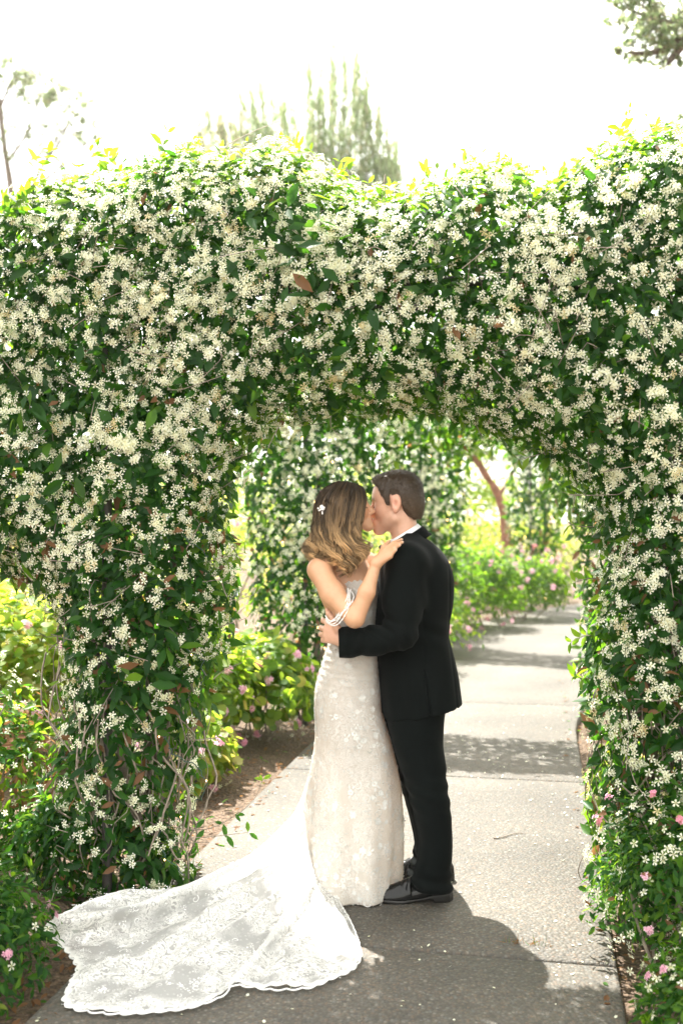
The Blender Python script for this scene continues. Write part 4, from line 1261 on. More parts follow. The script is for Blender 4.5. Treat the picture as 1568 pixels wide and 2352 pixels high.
brow(gh, groom, 1, (.06, .035, .02)); brow(gh, groom, -1, (.06, .035, .02))

# --- short hair
def hairline(x, z, y):
    return np.interp(x, [-.12, -.075, -.05, -.034, -.028, .012, .018, .030, .038, .052, .062, .085, .12],
                     [-.070, -.070, -.055, -.030, .028, .034, -.018, -.018, .022, .040, .070, .088, .092])
V = Vol(gh.O - .19, gh.O + .19, .0032)
sl, X, Y, Z = V.blk(gh.O - .19, gh.O + .19)
x, y, z = gh.loc3(X, Y, Z)
sk = gh.skull(x, y, z)
sk = smin(sk, f_cone(x, y, z, (-.055, 0, -.02), (-.052, 0, -.075), .052, .046), .03)
thk = .007 * np.clip((z - hairline(x, z, y)) / .025, .1, 1) + .009 * np.clip((z - .05) / .06, 0, 1) + .005 * np.clip((x - .03) / .05, 0, 1) * np.clip((z - .07) / .03, 0, 1)
hd = np.maximum(sk - thk, (hairline(x, z, y) - z) * .75)
p4 = (np.sin(x * 420 + z * 160) * np.sin(y * 390 + z * 210) + np.sin(x * 240 - y * 330)) * .0006
V.uni(sl, ((hd + p4) * gh.size).astype(np.float32), 0)
v, f = V.mesh()
g = np.random.default_rng(8)
lc = gh.local(v)
hc = np.array([.042, .028, .018]) * (1 + .35 * g.normal(size=(len(v), 1)) * .5)
fade = np.clip((.045 - lc[:, 2]) / .07, 0, 1)[:, None] * .45
hc = np.clip(hc * (1 - fade) + np.array([.10, .068, .045]) * fade, .005, 1)
hair = link('hair', mesh_from('hair', v, f, M_HAIR, attrs={'col': hc}), groom)
# clipped strands lying over it
k = g.integers(0, len(v), 9000)
b_ = v[k]; lk = lc[k]
cen = np.array([-.01, 0, .03])
outw = norm(lk - cen)
flow = np.where((lk[:, 2] > .085)[:, None], np.array([.75, -.2, .35]), np.array([-.55, 0, -.8])) + g.normal(0, .25, lk.shape)
dirl = norm(flow - (flow * outw).sum(1, keepdims=True) * outw * .9 + outw * np.where(lk[:, 2:3] > .085, .32, .2))
dirw = dirl @ gh.M.T
ln = np.where(lk[:, 2] > .085, .013, .009) * g.uniform(.6, 1.2, len(k))
rot = frames(norm(outw @ gh.M.T + g.normal(0, .3, lk.shape)), dirw)
HB = Templ([(-.5, 0, 0), (.5, 0, 0), (.4, .6, .06), (-.4, .6, .06), (0, 1, .05)], [(0, 1, 2, 3), (3, 2, 4)])
me = scatter('hair_strands', HB, b_, rot, np.stack([np.full(len(k), .0018), ln, ln], 1), g.uniform(0, 1, len(k)), M_HAIR)
a_ = me.attributes.new('col', 'FLOAT_COLOR', 'POINT')
cc = np.repeat(np.clip(hc[k] * g.uniform(.45, 2.3, (len(k), 1)), 0, 1), 5, 0)
a_.data.foreach_set('color', np.concatenate([cc, np.ones((len(cc), 1))], 1).astype(np.float32).ravel())
link('hair_strands', me, hair, kind='stuff')

# --- jacket
def row(py, L, Rr, b, dy=0.0):
    p, q_ = P(L, py, dy), P(Rr, py, dy)
    return (p[2], (p[0] + q_[0]) / 2, C0 + dy, (q_[0] - p[0]) / 2, b)
JA = P(840, 1194, -.40) * [1, 1, 0] + [0, 0, .72]
V = Vol([P(745, 1194)[0], C0 - .37, .74], [P(1085, 1194)[0], C0 + .37, 1.62], .0044)
V.prof([row(1225, 930, 962, .05), row(1240, 905, 985, .09), row(1258, 886, 1007, .13), row(1278, 874, 1024, .165), row(1300, 870, 1034, .185), row(1330, 867, 1042, .192), row(1383, 862, 1040, .185),
        row(1424, 860, 1033, .172), row(1451, 860, 1029, .165), row(1480, 862, 1034, .168), row(1520, 866, 1045, .178), row(1560, 870, 1053, .188), row(1615, 874, 1060, .196), row(1690, 878, 1068, .20)], .02, 2.25)
for sg in (-1, 1):
    V.cone(P(938, 1272, sg * .09), P(936, 1290, sg * .175), .062, .062, .05)
V.chain([P(934, 1298, -.175), P(924, 1380, -.205), P(922, 1455, -.235)], [.080, .072, .060], .06)
V.chain([P(922, 1457, -.235), P(860, 1472, -.222), P(800, 1475, -.185), P(775, 1476, -.165)], [.06, .057, .058, .062], .03)
V.chain([P(932, 1300, .195), P(905, 1440, .25), P(830, 1405, .19)], [.074, .062, .055], .03)
# hem cut, higher at the back; cuff cut
sl, X, Y, Z = V.blk([-9, 0, 0], [9, 9, 9])
hl_, hr_ = P(880, 1657, -.1), P(1060, 1624, -.1)
sh = (hr_[2] - hl_[2]) / (hr_[0] - hl_[0])
hemz = hl_[2] + sh * (X - hl_[0]) - .03 * np.clip((Y - C0) / .2, -1, 1) * 0
hem_d = hemz - Z
corner = np.clip((hl_[0] + .03 - X) / .03, 0, 1) ** 2 * .02
V.a[sl] = np.maximum(V.a[sl], (hem_d + corner).astype(np.float32))
c0, c1 = P(776, 1436, -.165), P(779, 1516, -.165)
nrm_c = norm(np.array([-(c1[2] - c0[2]), 0, c1[0] - c0[0]]) * -1)
if nrm_c[0] > 0: nrm_c = -nrm_c
dc = (X - c0[0]) * nrm_c[0] + (Z - c0[2]) * nrm_c[2]
m_ = (Y < C0) & (Z < 1.4)
V.a[sl] = np.where(m_, np.maximum(V.a[sl], dc.astype(np.float32)), V.a[sl])
def gauss3(X, Y, Z, c, r): return np.exp(-(((X - c[0]) / r[0]) ** 2 + ((Y - c[1]) / r[1]) ** 2 + ((Z - c[2]) / r[2]) ** 2))
def line2(X, Z, a, b, w):
    """soft groove along the picture line a-b seen from the side"""
    ab = (b[0] - a[0], b[2] - a[2]); L2 = ab[0] ** 2 + ab[1] ** 2
    t = np.clip(((X - a[0]) * ab[0] + (Z - a[2]) * ab[1]) / L2, 0, 1)
    d = np.sqrt((X - a[0] - t * ab[0]) ** 2 + (Z - a[2] - t * ab[1]) ** 2)
    return np.exp(-(d / w) ** 2)
def jwarp(X, Y, Z):
    near = 1 / (1 + np.exp((Y - (C0 - .03)) / .01))
    o = .0035 * line2(X, Z, P(1030, 1300, -.1), P(1031, 1451, -.1), .005) * near + .0035 * line2(X, Z, P(1031, 1451, -.1), P(1049, 1640, -.1), .005) * near
    o = o + .009 * line2(X, Z, P(975, 1545, -.19), P(990, 1660, -.19), .0045) * near
    o = o + .003 * line2(X, Z, P(972, 1400, -.19), P(975, 1545, -.19), .005) * near
    # folds: inner elbow, forearm, armpit, waist
    e = P(872, 1440, -.25)
    o = o - .0065 * np.sin((X * .55 + Z * 1.0) * 2 * math.pi / .048 + 1.0) * gauss3(X, Y, Z, e, (.06, .1, .06))
    e = P(925, 1475, -.28)
    o = o - .005 * np.sin((X * 1.0 + Z * .4) * 2 * math.pi / .045) * gauss3(X, Y, Z, e, (.05, .1, .05))
    e = P(820, 1478, -.22)
    o = o - .0035 * np.sin((X * 1.0 - Z * .5) * 2 * math.pi / .06 + 2) * gauss3(X, Y, Z, e, (.06, .12, .06))
    e = P(955, 1360, -.18)
    o = o - .003 * np.sin((X * 1.0 + Z * .25) * 2 * math.pi / .055 + .5) * gauss3(X, Y, Z, e, (.06, .12, .12))
    e = P(990, 1455, -.12)
    o = o - .005 * np.sin((X * .5 + Z * 1.0) * 2 * math.pi / .085) * gauss3(X, Y, Z, e, (.10, .2, .07))
    e = P(935, 1600, -.17)
    o = o - .006 * np.sin((X * 1.0 + Z * .12) * 2 * math.pi / .10 + 1) * gauss3(X, Y, Z, e, (.12, .2, .12))
    return o
V.warp(jwarp)
v, f = V.mesh()
jacket = link('jacket', mesh_from('jacket', v, f, M_SUIT), groom)

def band(c, ax1, ax2, r1, r2, rows, n=48, thick=.003):
    """closed collar band: rows = (offset along normal, extra radius)"""
    ax1, ax2 = norm(ax1), norm(ax2)
    nn = np.cross(ax1, ax2)
    if nn[2] < 0: nn = -nn
    th = np.arange(n) * 2 * math.pi / n
    loops = []
    for o_, e_ in rows:
        loops.append(c + nn * o_ + np.outer(np.cos(th) * (r1 + e_), ax1) + np.outer(np.sin(th) * (r2 + e_), ax2))
    for o_, e_ in rows[::-1]:
        loops.append(c + nn * o_ + np.outer(np.cos(th) * (r1 + e_ - thick), ax1) + np.outer(np.sin(th) * (r2 + e_ - thick), ax2))
    m_ = len(loops)
    V_ = np.concatenate(loops)
    i, j = np.meshgrid(np.arange(m_), np.arange(n), indexing='ij')
    F_ = np.stack([i * n + j, i * n + (j + 1) % n, ((i + 1) % m_) * n + (j + 1) % n, ((i + 1) % m_) * n + j], -1).reshape(-1, 4)
    return V_, F_
cb, cf = P(960, 1203, .02), P(889, 1246, .02)
cc_ = (cb + cf) / 2
v, f = band(cc_, cb - cf, np.array([.0, 1, 0]), np.linalg.norm(cb - cf) / 2, .066, [(-.04, .012), (-.02, .005), (0, .0), (.002, -.001)])
link('shirt_collar', mesh_from('shirt_collar', v, f, M_SHIRT), groom)
v, f = band(cc_ + np.array([.006, 0, -.006]), cb - cf, np.array([.0, 1, 0]), np.linalg.norm(cb - cf) / 2 + .004, .072, [(-.060, .020), (-.045, .016), (-.03, .012), (-.012, .008), (-.009, .004)], thick=.005)
link('collar', mesh_from('collar', v, f, M_SUIT), jacket)
# shirt front between the lapels, bow tie
V = Vol(P(835, 1370, -.12), P(945, 1215, .14), .004)
V.chain([P(908, 1256, .02), P(896, 1290, .02), P(888, 1330, .02)], [.040, .055, .055], .03)
v, f = V.mesh()
link('shirt', mesh_from('shirt', v, f, M_SHIRT), groom)
V = Vol(P(855, 1275, -.1), P(900, 1240, .14), .003)
bt = P(874, 1257, .02)
for sg in (-1, 1):
    V.ell(bt + np.array([.002, sg * .030, 0.0]), (.006, .024, .013), .004)
V.ell(bt, (.009, .010, .010), .003)
v, f = V.mesh()
link('bow_tie', mesh_from('bow_tie', v, f, M_SATIN), groom)

# --- trousers
V = Vol([P(870, 1194)[0], C0 - .26, .03], [P(1065, 1194)[0], C0 + .36, .96], .0048)
nl = [(1560, 880, 1040, .14, -.02), (1640, 888, 1020, .125, -.06), (1664, 893, 1018, .12, -.07), (1714, 903, 1017, .105, -.085), (1757, 918, 1025, .092, -.10), (1790, 928, 1026, .088, -.11), (1823, 938, 1031, .086, -.115), (1870, 951, 1036, .084, -.12),
      (1929, 965, 1038, .080, -.125), (1964, 962, 1037, .080, -.125), (1985, 957, 1034, .078, -.125), (2005, 950, 1034, .08, -.125), (2026, 948, 1037, .078, -.125), (2042, 952, 1037, .075, -.125)]
def leg_fold(s0):
    def fn(X, Y, Z, th):
        a = .006 * np.exp(-((Z - .10) / .07) ** 2) * np.sin(Z * 2 * math.pi / .062 + th * 1.3 + s0) + .0035 * np.exp(-((Z - .48) / .09) ** 2) * np.sin(Z * 2 * math.pi / .07 + th * 2 + s0)
        a = a + .0045 * np.exp(-((np.abs(th) - math.pi) / .16) ** 2)          # pressed crease at the front
        return a + .002 * np.sin(Z * 9 + th * 2 + s0)
    return fn
V.prof([row(a, b, c, d_, e) for a, b, c, d_, e in nl], .02, 2.1, leg_fold(.3))
def sh_(a): return (a[0], a[1] - 12, a[2] - 16, a[3], -a[4] + (.03 if a[4] < -.1 else 0))
V.prof([row(*[x_ for x_ in sh_(a)]) for a in nl], .015, 2.1, leg_fold(2.0))
v, f = V.mesh()
link('trousers', mesh_from('trousers', v, f, M_SUIT), groom)

# --- shoes
def shoe(heel, fwd, label=None):
    fwd = norm(fwd); side = np.array([-fwd[1], fwd[0], 0])
    up = np.array([0, 0, 1.])
    Lh = .315
    def build(fn, h=.0034):
        V = Vol([-.03, -.07, -.01], [Lh + .03, .07, .13], h)
        sl, X, Y, Z = V.blk([-1, -1, -1], [1, 1, 1])
        V.uni(sl, fn(X, Y, Z).astype(np.float32), 0)
        v, f = V.mesh()
        return heel + v[:, :1] * fwd * 1.05 + v[:, 1:2] * side + v[:, 2:] * up * 1.14, f
    tt = [-.002, .01, .03, .07, .11, .15, .20, .24, .27, .295, .31, .318]
    wid = [.008, .024, .032, .034, .034, .038, .044, .043, .037, .027, .015, .004]
    top = [.05, .078, .088, .092, .098, .092, .072, .058, .050, .042, .034, .026]
    def upper(X, Y, Z):
        w = np.interp(X, tt, wid); hgt = np.interp(X, tt, top)
        z0 = np.interp(X, [0, .08, .12, .2, .318], [.030, .028, .018, .012, .014])
        zz = np.clip((Z - z0) / (hgt - z0), -2, 3)
        d = (np.sqrt((Y / w) ** 2 * (1 + .9 * np.clip(zz, 0, 1) ** 2 * (X < .17)) + np.where(zz > 0, zz, 0) ** 2) - 1) * np.minimum(w, .03)
        d = np.maximum(d, np.maximum(z0 - Z, np.maximum(-X - .002, X - .318)))
        # lace stay and toe cap edges
        d = d + .0016 * np.exp(-((X - .205) / .003) ** 2) + .002 * np.exp(-((X - .17 - .4 * np.abs(Y)) / .003) ** 2) * (Z > .05)
        return d - .002
    def sole(X, Y, Z):
        w = np.interp(X, tt, wid) + .0045
        z0 = np.interp(X, [0, .075, .082, .13, .2, .25, .318], [0, 0, .012, .010, .0, .001, .010])
        z1 = np.interp(X, [0, .08, .12, .2, .318], [.031, .029, .019, .013, .016])
        return np.maximum(np.maximum(np.abs(Y) - w, np.maximum(z0 - Z, Z - z1)), np.maximum(-X - .006, X - .322))
    v, f = build(upper)
    o = link('shoe', mesh_from('shoe', v, f, M_PATENT), groom)
    v, f = build(sole)
    link('sole', mesh_from('sole', v, f, M_SOLE), o)
    lp = []
    for k in range(4):
        x0 = .125 + .018 * k
        zt = float(np.interp(x0, tt, top)) + .003
        zt *= 1.14; x0 *= 1.05
        lp.append(np.array([heel + fwd * (x0 - .004) + side * -.02 + up * (zt - .012), heel + fwd * x0 + up * zt, heel + fwd * (x0 + .006) + side * .02 + up * (zt - .012)]))
    for sg in (-1, 1):
        b = heel + fwd * .147 + up * .116
        lp.append(np.array([b, b + side * sg * .022 + up * .008 + fwd * .005, b + side * sg * .034 - up * .012, b + side * sg * .018 - up * .004 + fwd * .012]))
    v, f = tubes([spline(l, 10) for l in lp], [.0022] * len(lp), 6)
    link('laces', mesh_from('laces', v, f, M_SATIN), o)
hn = G(1036, 2066); shoe(hn, (-.99, -.06, 0))
hf = G(1040, 2022); shoe(hf, (-.97, .12, 0))

# ================================================================== the bride
bride = thing('person', 'person in a strapless white lace gown with long train, hand on the dark suited shoulder', 'person', tuple(P(800, 2060, 0) * [1, 1, 0]))
bh = Head(P(799, 1169, -.02), (.975, .06, .215), (-.2, -.06, 1), .905, True)
V = Vol(P(690, 1194, -.42) * [1, 1, 0] + [0, 0, -.02], [P(945, 1194, 0)[0], C0 + .30, 1.80], .0040)
bh.add(V)
V.cone(bh.W(-.022, 0, -.055), P(786, 1268, 0), .046, .050, .03)
V.cone(P(784, 1276, 0), P(735, 1306, -.125), .050, .046, .05)
V.cone(P(786, 1276, 0), P(838, 1290, .13), .048, .044, .05)
V.cone(P(786, 1290, 0), P(792, 1345, 0), .085, .112, .06)
V.ell(P(826, 1350, -.07), (.055, .06, .055), .04)
V.ell(P(848, 1348, .05), (.055, .06, .055), .04)
V.cone(P(792, 1290, -.03), P(815, 1330, -.02), .06, .07, .05)        # chest below the collar bones
V.chain([P(797, 1345, 0), P(806, 1440, 0), P(796, 1570, .02)], [.100, .085, .105], .06)
for sg in (-1, 1):
    V.chain([P(794, 1580, .02 + sg * .06), P(806, 1790, .03 + sg * .06), P(800, 2020, .04 + sg * .06)], [.085, .052, .033], .04)
    V.cone(P(800, 2030, .04 + sg * .06), P(845, 2058, .04 + sg * .06), .03, .022, .02)
# arm in view: shoulder, elbow, wrist
V.chain([P(733, 1311, -.14), P(763, 1363, -.20), P(812, 1420, -.268)], [.0475, .0465, .037], .03)
V.chain([P(817, 1421, -.270), P(842, 1360, -.272), P(862, 1299, -.262)], [.0355, .0320, .0215], .02)
# hand lying on the shoulder
wr = P(864, 1293, -.262)
kn = [P(885, 1261, -.243), P(890, 1266, -.252), P(894, 1271, -.262), P(896, 1278, -.268)]
tip = [P(922, 1239, -.205), P(924, 1245, -.225), P(918, 1252, -.245), P(909, 1263, -.262)]
for a_, c_ in zip(kn, tip):
    V.cone(wr, a_, .019, .0105, .012)
    mid_ = a_ * .5 + c_ * .5 + np.array([0, -.004, .006])
    V.chain([a_, mid_, c_], [.0095, .0082, .0062], .004)
V.chain([P(868, 1286, -.250), P(881, 1256, -.225), P(893, 1244, -.20)], [.014, .010, .0075], .010)
# other arm reaches up behind his neck
V.chain([P(838, 1292, .13), P(872, 1330, .22), P(905, 1275, .22)], [.045, .038, .028], .03)
for dz in (0, 9, 18, 27):
    V.chain([P(905, 1275, .22), P(925, 1252 + dz, .20), P(940, 1246 + dz, .17)], [.018, .010, .007], .008)
v, f = V.mesh()
lc = bh.local(v)
col = np.tile(np.array([.57, .315, .185]), (len(v), 1))
tint(np.exp(-((lc[:, 2] + .071) / .009) ** 2) * (lc[:, 0] > .086) * (np.abs(lc[:, 1]) < .024) * .9, (.48, .13, .12))
tint(np.exp(-((lc[:, 0] - .055) / .03) ** 2 - ((lc[:, 2] + .03) / .022) ** 2) * .35, (.66, .26, .18))
tint(np.exp(-((lc[:, 0] - .082) / .012) ** 2 - ((np.abs(lc[:, 1]) - .033) / .015) ** 2 - ((lc[:, 2] - .003) / .009) ** 2) * .45, (.32, .17, .11))
tint(np.exp(-((lc[:, 2] - .022) / .004) ** 2) * (lc[:, 0] > .055) * (np.abs(lc[:, 1]) > .012) * (np.abs(lc[:, 1]) < .045) * .6, (.12, .07, .04))
tp_ = np.array(tip)
dn = np.min(np.linalg.norm(v[:, None] - tp_[None], axis=2), 1) if len(v) < 400000 else np.full(len(v), 9.)
tint(np.clip(1.3 - dn / .008, 0, 1) * .55, (.80, .62, .56))          # pale nails
link('body', mesh_from('body', v, f, M_SKIN_B, attrs={'col': col}), bride)
lash(bh, bride, -1, (.02, .012, .01), 18); lash(bh, bride, 1, (.02, .012, .01))
brow(bh, bride, -1, (.07, .04, .022)); brow(bh, bride, 1, (.07, .04, .022))

# --- long waved hair: a soft core with strands over it
V = Vol(P(690, 1345, -.24), P(850, 1100, .17), .0042)
sl, X, Y, Z = V.blk([-9] * 3, [9] * 3)
x, y, z = bh.loc3(X, Y, Z)
sk = bh.skull(x, y, z)
hlb = np.interp(x, [-.2, .0, .02, .045, .06, .075, .12], [-.3, -.3, -.05, -.02, .03, .075, .085])
thk = .003 + .007 * np.clip((z - .02) / .08, 0, 1)
V.uni(sl, (np.maximum(sk - thk, (hlb - z) * .7) * bh.size).astype(np.float32), 0)
V.chain([P(815, 1150, -.082), P(806, 1205, -.092), P(803, 1260, -.115), P(805, 1305, -.13)], [.012, .016, .017, .008], .03)
V.chain([P(770, 1165, -.07), P(772, 1220, -.09), P(770, 1275, -.115), P(780, 1295, -.13)], [.034, .036, .028, .012], .03)
V.chain([P(748, 1160, -.02), P(742, 1215, -.04), P(735, 1262, -.07), P(735, 1280, -.08)], [.036, .036, .028, .012], .03)
V.chain([P(752, 1165, .06), P(745, 1220, .06), P(742, 1275, .04)], [.05, .048, .03], .03)
V.chain([P(800, 1170, .08), P(800, 1240, .09), P(800, 1285, .08)], [.03, .035, .02], .03)
v, f = V.mesh()
g = np.random.default_rng(15)
root_c, mid_c, tip_c = np.array([.032, .020, .011]), np.array([.10, .063, .031]), np.array([.33, .215, .108])
def hair_col(zv, jit):
    u = np.clip((P(0, 1130)[2] - zv) / (P(0, 1130)[2] - P(0, 1270)[2]), 0, 1)[:, None]
    c = np.where(u < .45, root_c + (mid_c - root_c) * (u / .45), mid_c + (tip_c - mid_c) * ((u - .45) / .55))
    return np.clip(c * jit, 0, 1)
bhair = link('hair', mesh_from('hair', v, f, M_HAIR, attrs={'col': hair_col(v[:, 2], .55 + .2 * wob(v, 25)[:, None] * .5)}), bride)  # core coloured darker so gaps between strands look shadowed
guides = [[(829, 1121, -.035), (836, 1147, -.075), (829, 1185, -.095), (818, 1215, -.105), (826, 1245, -.125), (834, 1262, -.14), (818, 1290, -.15)],
          [(822, 1116, -.04), (824, 1147, -.085), (814, 1190, -.105), (806, 1228, -.115), (812, 1262, -.135), (815, 1290, -.15), (798, 1322, -.155)],
          [(812, 1112, -.04), (806, 1145, -.09), (796, 1190, -.108), (790, 1232, -.12), (798, 1268, -.14), (806, 1300, -.155), (792, 1318, -.155)],
          [(798, 1110, -.04), (786, 1142, -.09), (780, 1190, -.108), (775, 1235, -.125), (782, 1265, -.14), (780, 1290, -.15), (765, 1292, -.15)],
          [(788, 1109, -.035), (768, 1138, -.085), (757, 1180, -.095), (757, 1232, -.115), (760, 1262, -.125), (752, 1284, -.13), (742, 1284, -.13)],
          [(780, 1110, -.03), (752, 1135, -.065), (740, 1172, -.070), (742, 1215, -.085), (738, 1250, -.095), (724, 1272, -.10), (722, 1288, -.10)],
          [(772, 1111, -.02), (742, 1132, -.03), (729, 1165, -.03), (730, 1205, -.045), (722, 1238, -.055), (708, 1252, -.06), (718, 1282, -.06)],
          [(770, 1112, 0.02), (738, 1132, .03), (727, 1168, .03), (724, 1210, .03), (716, 1245, .02), (710, 1270, .02), (722, 1288, .02)],
          [(775, 1112, .05), (745, 1135, .08), (735, 1175, .09), (730, 1220, .09), (725, 1255, .08), (728, 1285, .07), (735, 1290, .07)]]
Gd = np.array([[P(*q_) for q_ in gg] for gg in guides])
NS = 24
Gs = np.array([spline(gg, NS) for gg in Gd]) + np.array([0, -.010, 0])
pths, rads, cols = [], [], []
for cl in range(165):
    lock_ = cl >= 90
    w = g.uniform(0, len(guides) - 1.001) if not lock_ else g.uniform(0, 7.5)
    i_ = int(w); w -= i_
    c = Gs[i_] * (1 - w) + Gs[i_ + 1] * w
    u = np.linspace(0, 1, NS)[:, None]
    ph, fr = (i_ + w) * 1.5 + g.normal(0, 1.1), 2.7 + g.normal(0, .2)
    amp = (.001 + (.062 if lock_ else .03) * np.clip(u - .36, 0, 1) ** .8 * np.clip((1.15 - u) * 3, .4, 1)) * g.uniform(.7, 1.1)
    a1 = np.array([.9, -.3, 0.1]); a2 = np.array([.2, -.9, .2])
    c = c + amp * (np.sin(u * fr * 6.28 + ph) * a1 + np.cos(u * fr * 6.28 + ph) * a2) + g.normal(0, .005, 3) * np.clip(u * 2.5, .35, 1)
    jitc = g.choice([.6, .9, 1.3, 1.8, 2.3]) if lock_ else g.choice([.25, .45, .75, 1.1])  # dark under-clumps and bright locks: gap shade and highlights put into hair colour
    if lock_: c = c + np.array([0, -.012, 0]) * np.clip(u * 3, 0, 1)
    endl = g.uniform(.70, 1.06)
    for s_ in range(13):
        off_ = g.normal(0, 1, 3) * (np.array([.0042, .003, .003]) if lock_ else np.array([.0055, .003, .004]))
        p_ = c + off_ * (.5 + .9 * u) + g.normal(0, .0012, 3) + .0016 * np.sin(u * 9 + g.uniform(0, 6.28)) * g.normal(0, 1, 3)
        m_ = max(8, int(NS * min(1, endl + g.normal(0, .04))))
        p_ = p_[:m_]
        pths.append(p_); rads.append(np.linspace(.0020, .0008, m_) * g.uniform(.7, 1.2))
        cols.append(np.repeat(hair_col(p_[:, 2], jitc * g.uniform(.75, 1.3)), 3, 0))
for _ in range(60):      # loose flyaways
    i_ = g.integers(0, len(guides) - 1)
    p_ = Gs[i_] + g.normal(0, .006, 3) + np.cumsum(g.normal(0, .0016, (NS, 3)), 0)
    pths.append(p_); rads.append(np.full(NS, .0004)); cols.append(np.repeat(hair_col(p_[:, 2], 1.4), 3, 0))
# the half-up sections swept back to the pin
pin = P(739, 1168, -.085)
for cl in range(70):
    t = g.uniform(0, 1)
    a_ = P(832 - 45 * t, 1120 - 8 * t, -.035); b_ = P(808 - 30 * t + g.normal(0, 3), 1150 - 6 * t + g.normal(0, 3) + 22 * (1 - t) * g.uniform(.3, 1), -.094)
    c = spline([a_, b_, P(765 + g.normal(0, 3), 1168 - 6 * t + g.normal(0, 4), -.096), pin + g.normal(0, .006, 3) + [0, .012, 0]], 18)
    jitc = g.choice([.6, .9, 1.2, 1.7])
    for s_ in range(6):
        p_ = c + g.normal(0, .0022, 3)
        pths.append(p_); rads.append(np.full(18, .0011)); cols.append(np.repeat(hair_col(p_[:, 2], jitc * g.uniform(.8, 1.3)), 3, 0))
v, f = tubes(pths, rads, 3)
link('hair_strands', mesh_from('hair_strands', v, f, M_HAIR, attrs={'col': np.concatenate(cols)}), bhair, kind='stuff')

# --- gown
def lacemat(name, base, tr_col, trans, lace_scale, see=0.0, thr=.5, border=None, lace=(.86, .85, .82)):
    """lace over net: motifs denser than the net; light passes through"""
    m, nt, b, out = newmat(name)
    tc = nd(nt, 'ShaderNodeTexCoord')
    n1 = nd(nt, 'ShaderNodeTexNoise', Scale=lace_scale, Detail=3.0, Distortion=2.2)
    n2 = nd(nt, 'ShaderNodeTexVoronoi', Scale=lace_scale * 2.4)
    n3 = nd(nt, 'ShaderNodeTexNoise', Scale=lace_scale * .28, Detail=1.0)
    for q_ in (n1, n2, n3): nt.links.new(tc.outputs['Object'], q_.inputs['Vector'])
    # thin curling lines where the warped noise crosses its middle, and petal cells
    r1 = ramp(nt, n1.outputs['Fac'], [(thr - .10, (0, 0, 0)), (thr - .05, (1, 1, 1)), (thr + .02, (1, 1, 1)), (thr + .07, (0.1, .1, .1)), (thr + .12, (.8, .8, .8))])
    r3 = ramp(nt, n3.outputs['Fac'], [(.36, (0, 0, 0)), (.50, (1, 1, 1))])
    r2 = ramp(nt, n2.outputs['Distance'], [(.12, (1, 1, 1)), (.34, (0, 0, 0))])
    mul = nd(nt, 'ShaderNodeMath', operation='MULTIPLY')
    nt.links.new(r1.outputs['Color'], mul.inputs[0]); nt.links.new(r3.outputs['Color'], mul.inputs[1])
    mx_ = nd(nt, 'ShaderNodeMath', operation='MAXIMUM')
    mul2 = nd(nt, 'ShaderNodeMath', operation='MULTIPLY')
    nt.links.new(r2.outputs['Color'], mul2.inputs[0]); mul2.inputs[1].default_value = .35
    nt.links.new(mul.outputs[0], mx_.inputs[0]); nt.links.new(mul2.outputs[0], mx_.inputs[1])
    pat = mx_.outputs[0]
    if border:
        at = nd(nt, 'ShaderNodeAttribute', attribute_name='edge')
        m3 = nd(nt, 'ShaderNodeMath', operation='MAXIMUM')
        nt.links.new(pat, m3.inputs[0]); nt.links.new(at.outputs['Fac'], m3.inputs[1])
        pat = m3.outputs[0]
    cm = nd(nt, 'ShaderNodeMix', data_type='RGBA')
    cm.inputs['A'].default_value = (*base, 1); cm.inputs['B'].default_value = (*lace, 1)
    nt.links.new(pat, cm.inputs['Factor'])
    nt.links.new(cm.outputs['Result'], b.inputs['Base Color'])
    b.inputs['Roughness'].default_value = .7
    b.inputs['Specular IOR Level'].default_value = .2
    bp = nd(nt, 'ShaderNodeBump', Strength=.6, Distance=.003)
    nt.links.new(pat, bp.inputs['Height'])
    nt.links.new(bp.outputs['Normal'], b.inputs['Normal'])
    t = nd(nt, 'ShaderNodeBsdfTranslucent')
    t.inputs['Color'].default_value = (*tr_col, 1)
    ms = nd(nt, 'ShaderNodeMixShader', Fac=trans)
    nt.links.new(b.outputs[0], ms.inputs[1]); nt.links.new(t.outputs[0], ms.inputs[2])
    last = ms
    if see > 0:
        tp2 = nd(nt, 'ShaderNodeBsdfTransparent')
        al = nd(nt, 'ShaderNodeMapRange')
        al.inputs['To Min'].default_value = 1 - see; al.inputs['To Max'].default_value = .97
        nt.links.new(pat, al.inputs['Value'])
        m2 = nd(nt, 'ShaderNodeMixShader')
        nt.links.new(al.outputs['Result'], m2.inputs['Fac'])
        nt.links.new(tp2.outputs[0], m2.inputs[1]); nt.links.new(ms.outputs[0], m2.inputs[2])
        last = m2
    nt.links.new(last.outputs[0], out.inputs['Surface'])
    return m
M_GOWN = lacemat('gown_lace_over_lining', (.60, .575, .52), (.88, .75, .63), .28, 46.0, lace=(.79, .775, .73))
M_TRAIN = lacemat('train_lace_on_net', (.84, .84, .83), (.88, .88, .86), .35, 24.0, see=.54, border=True)
M_MOTIF = cloth('lace_applique', (.72, .71, .67), .8, 600, .5, 0)
M_MOTIF2 = cloth('train_applique', (.86, .86, .85), .8, 600, .5, 0)

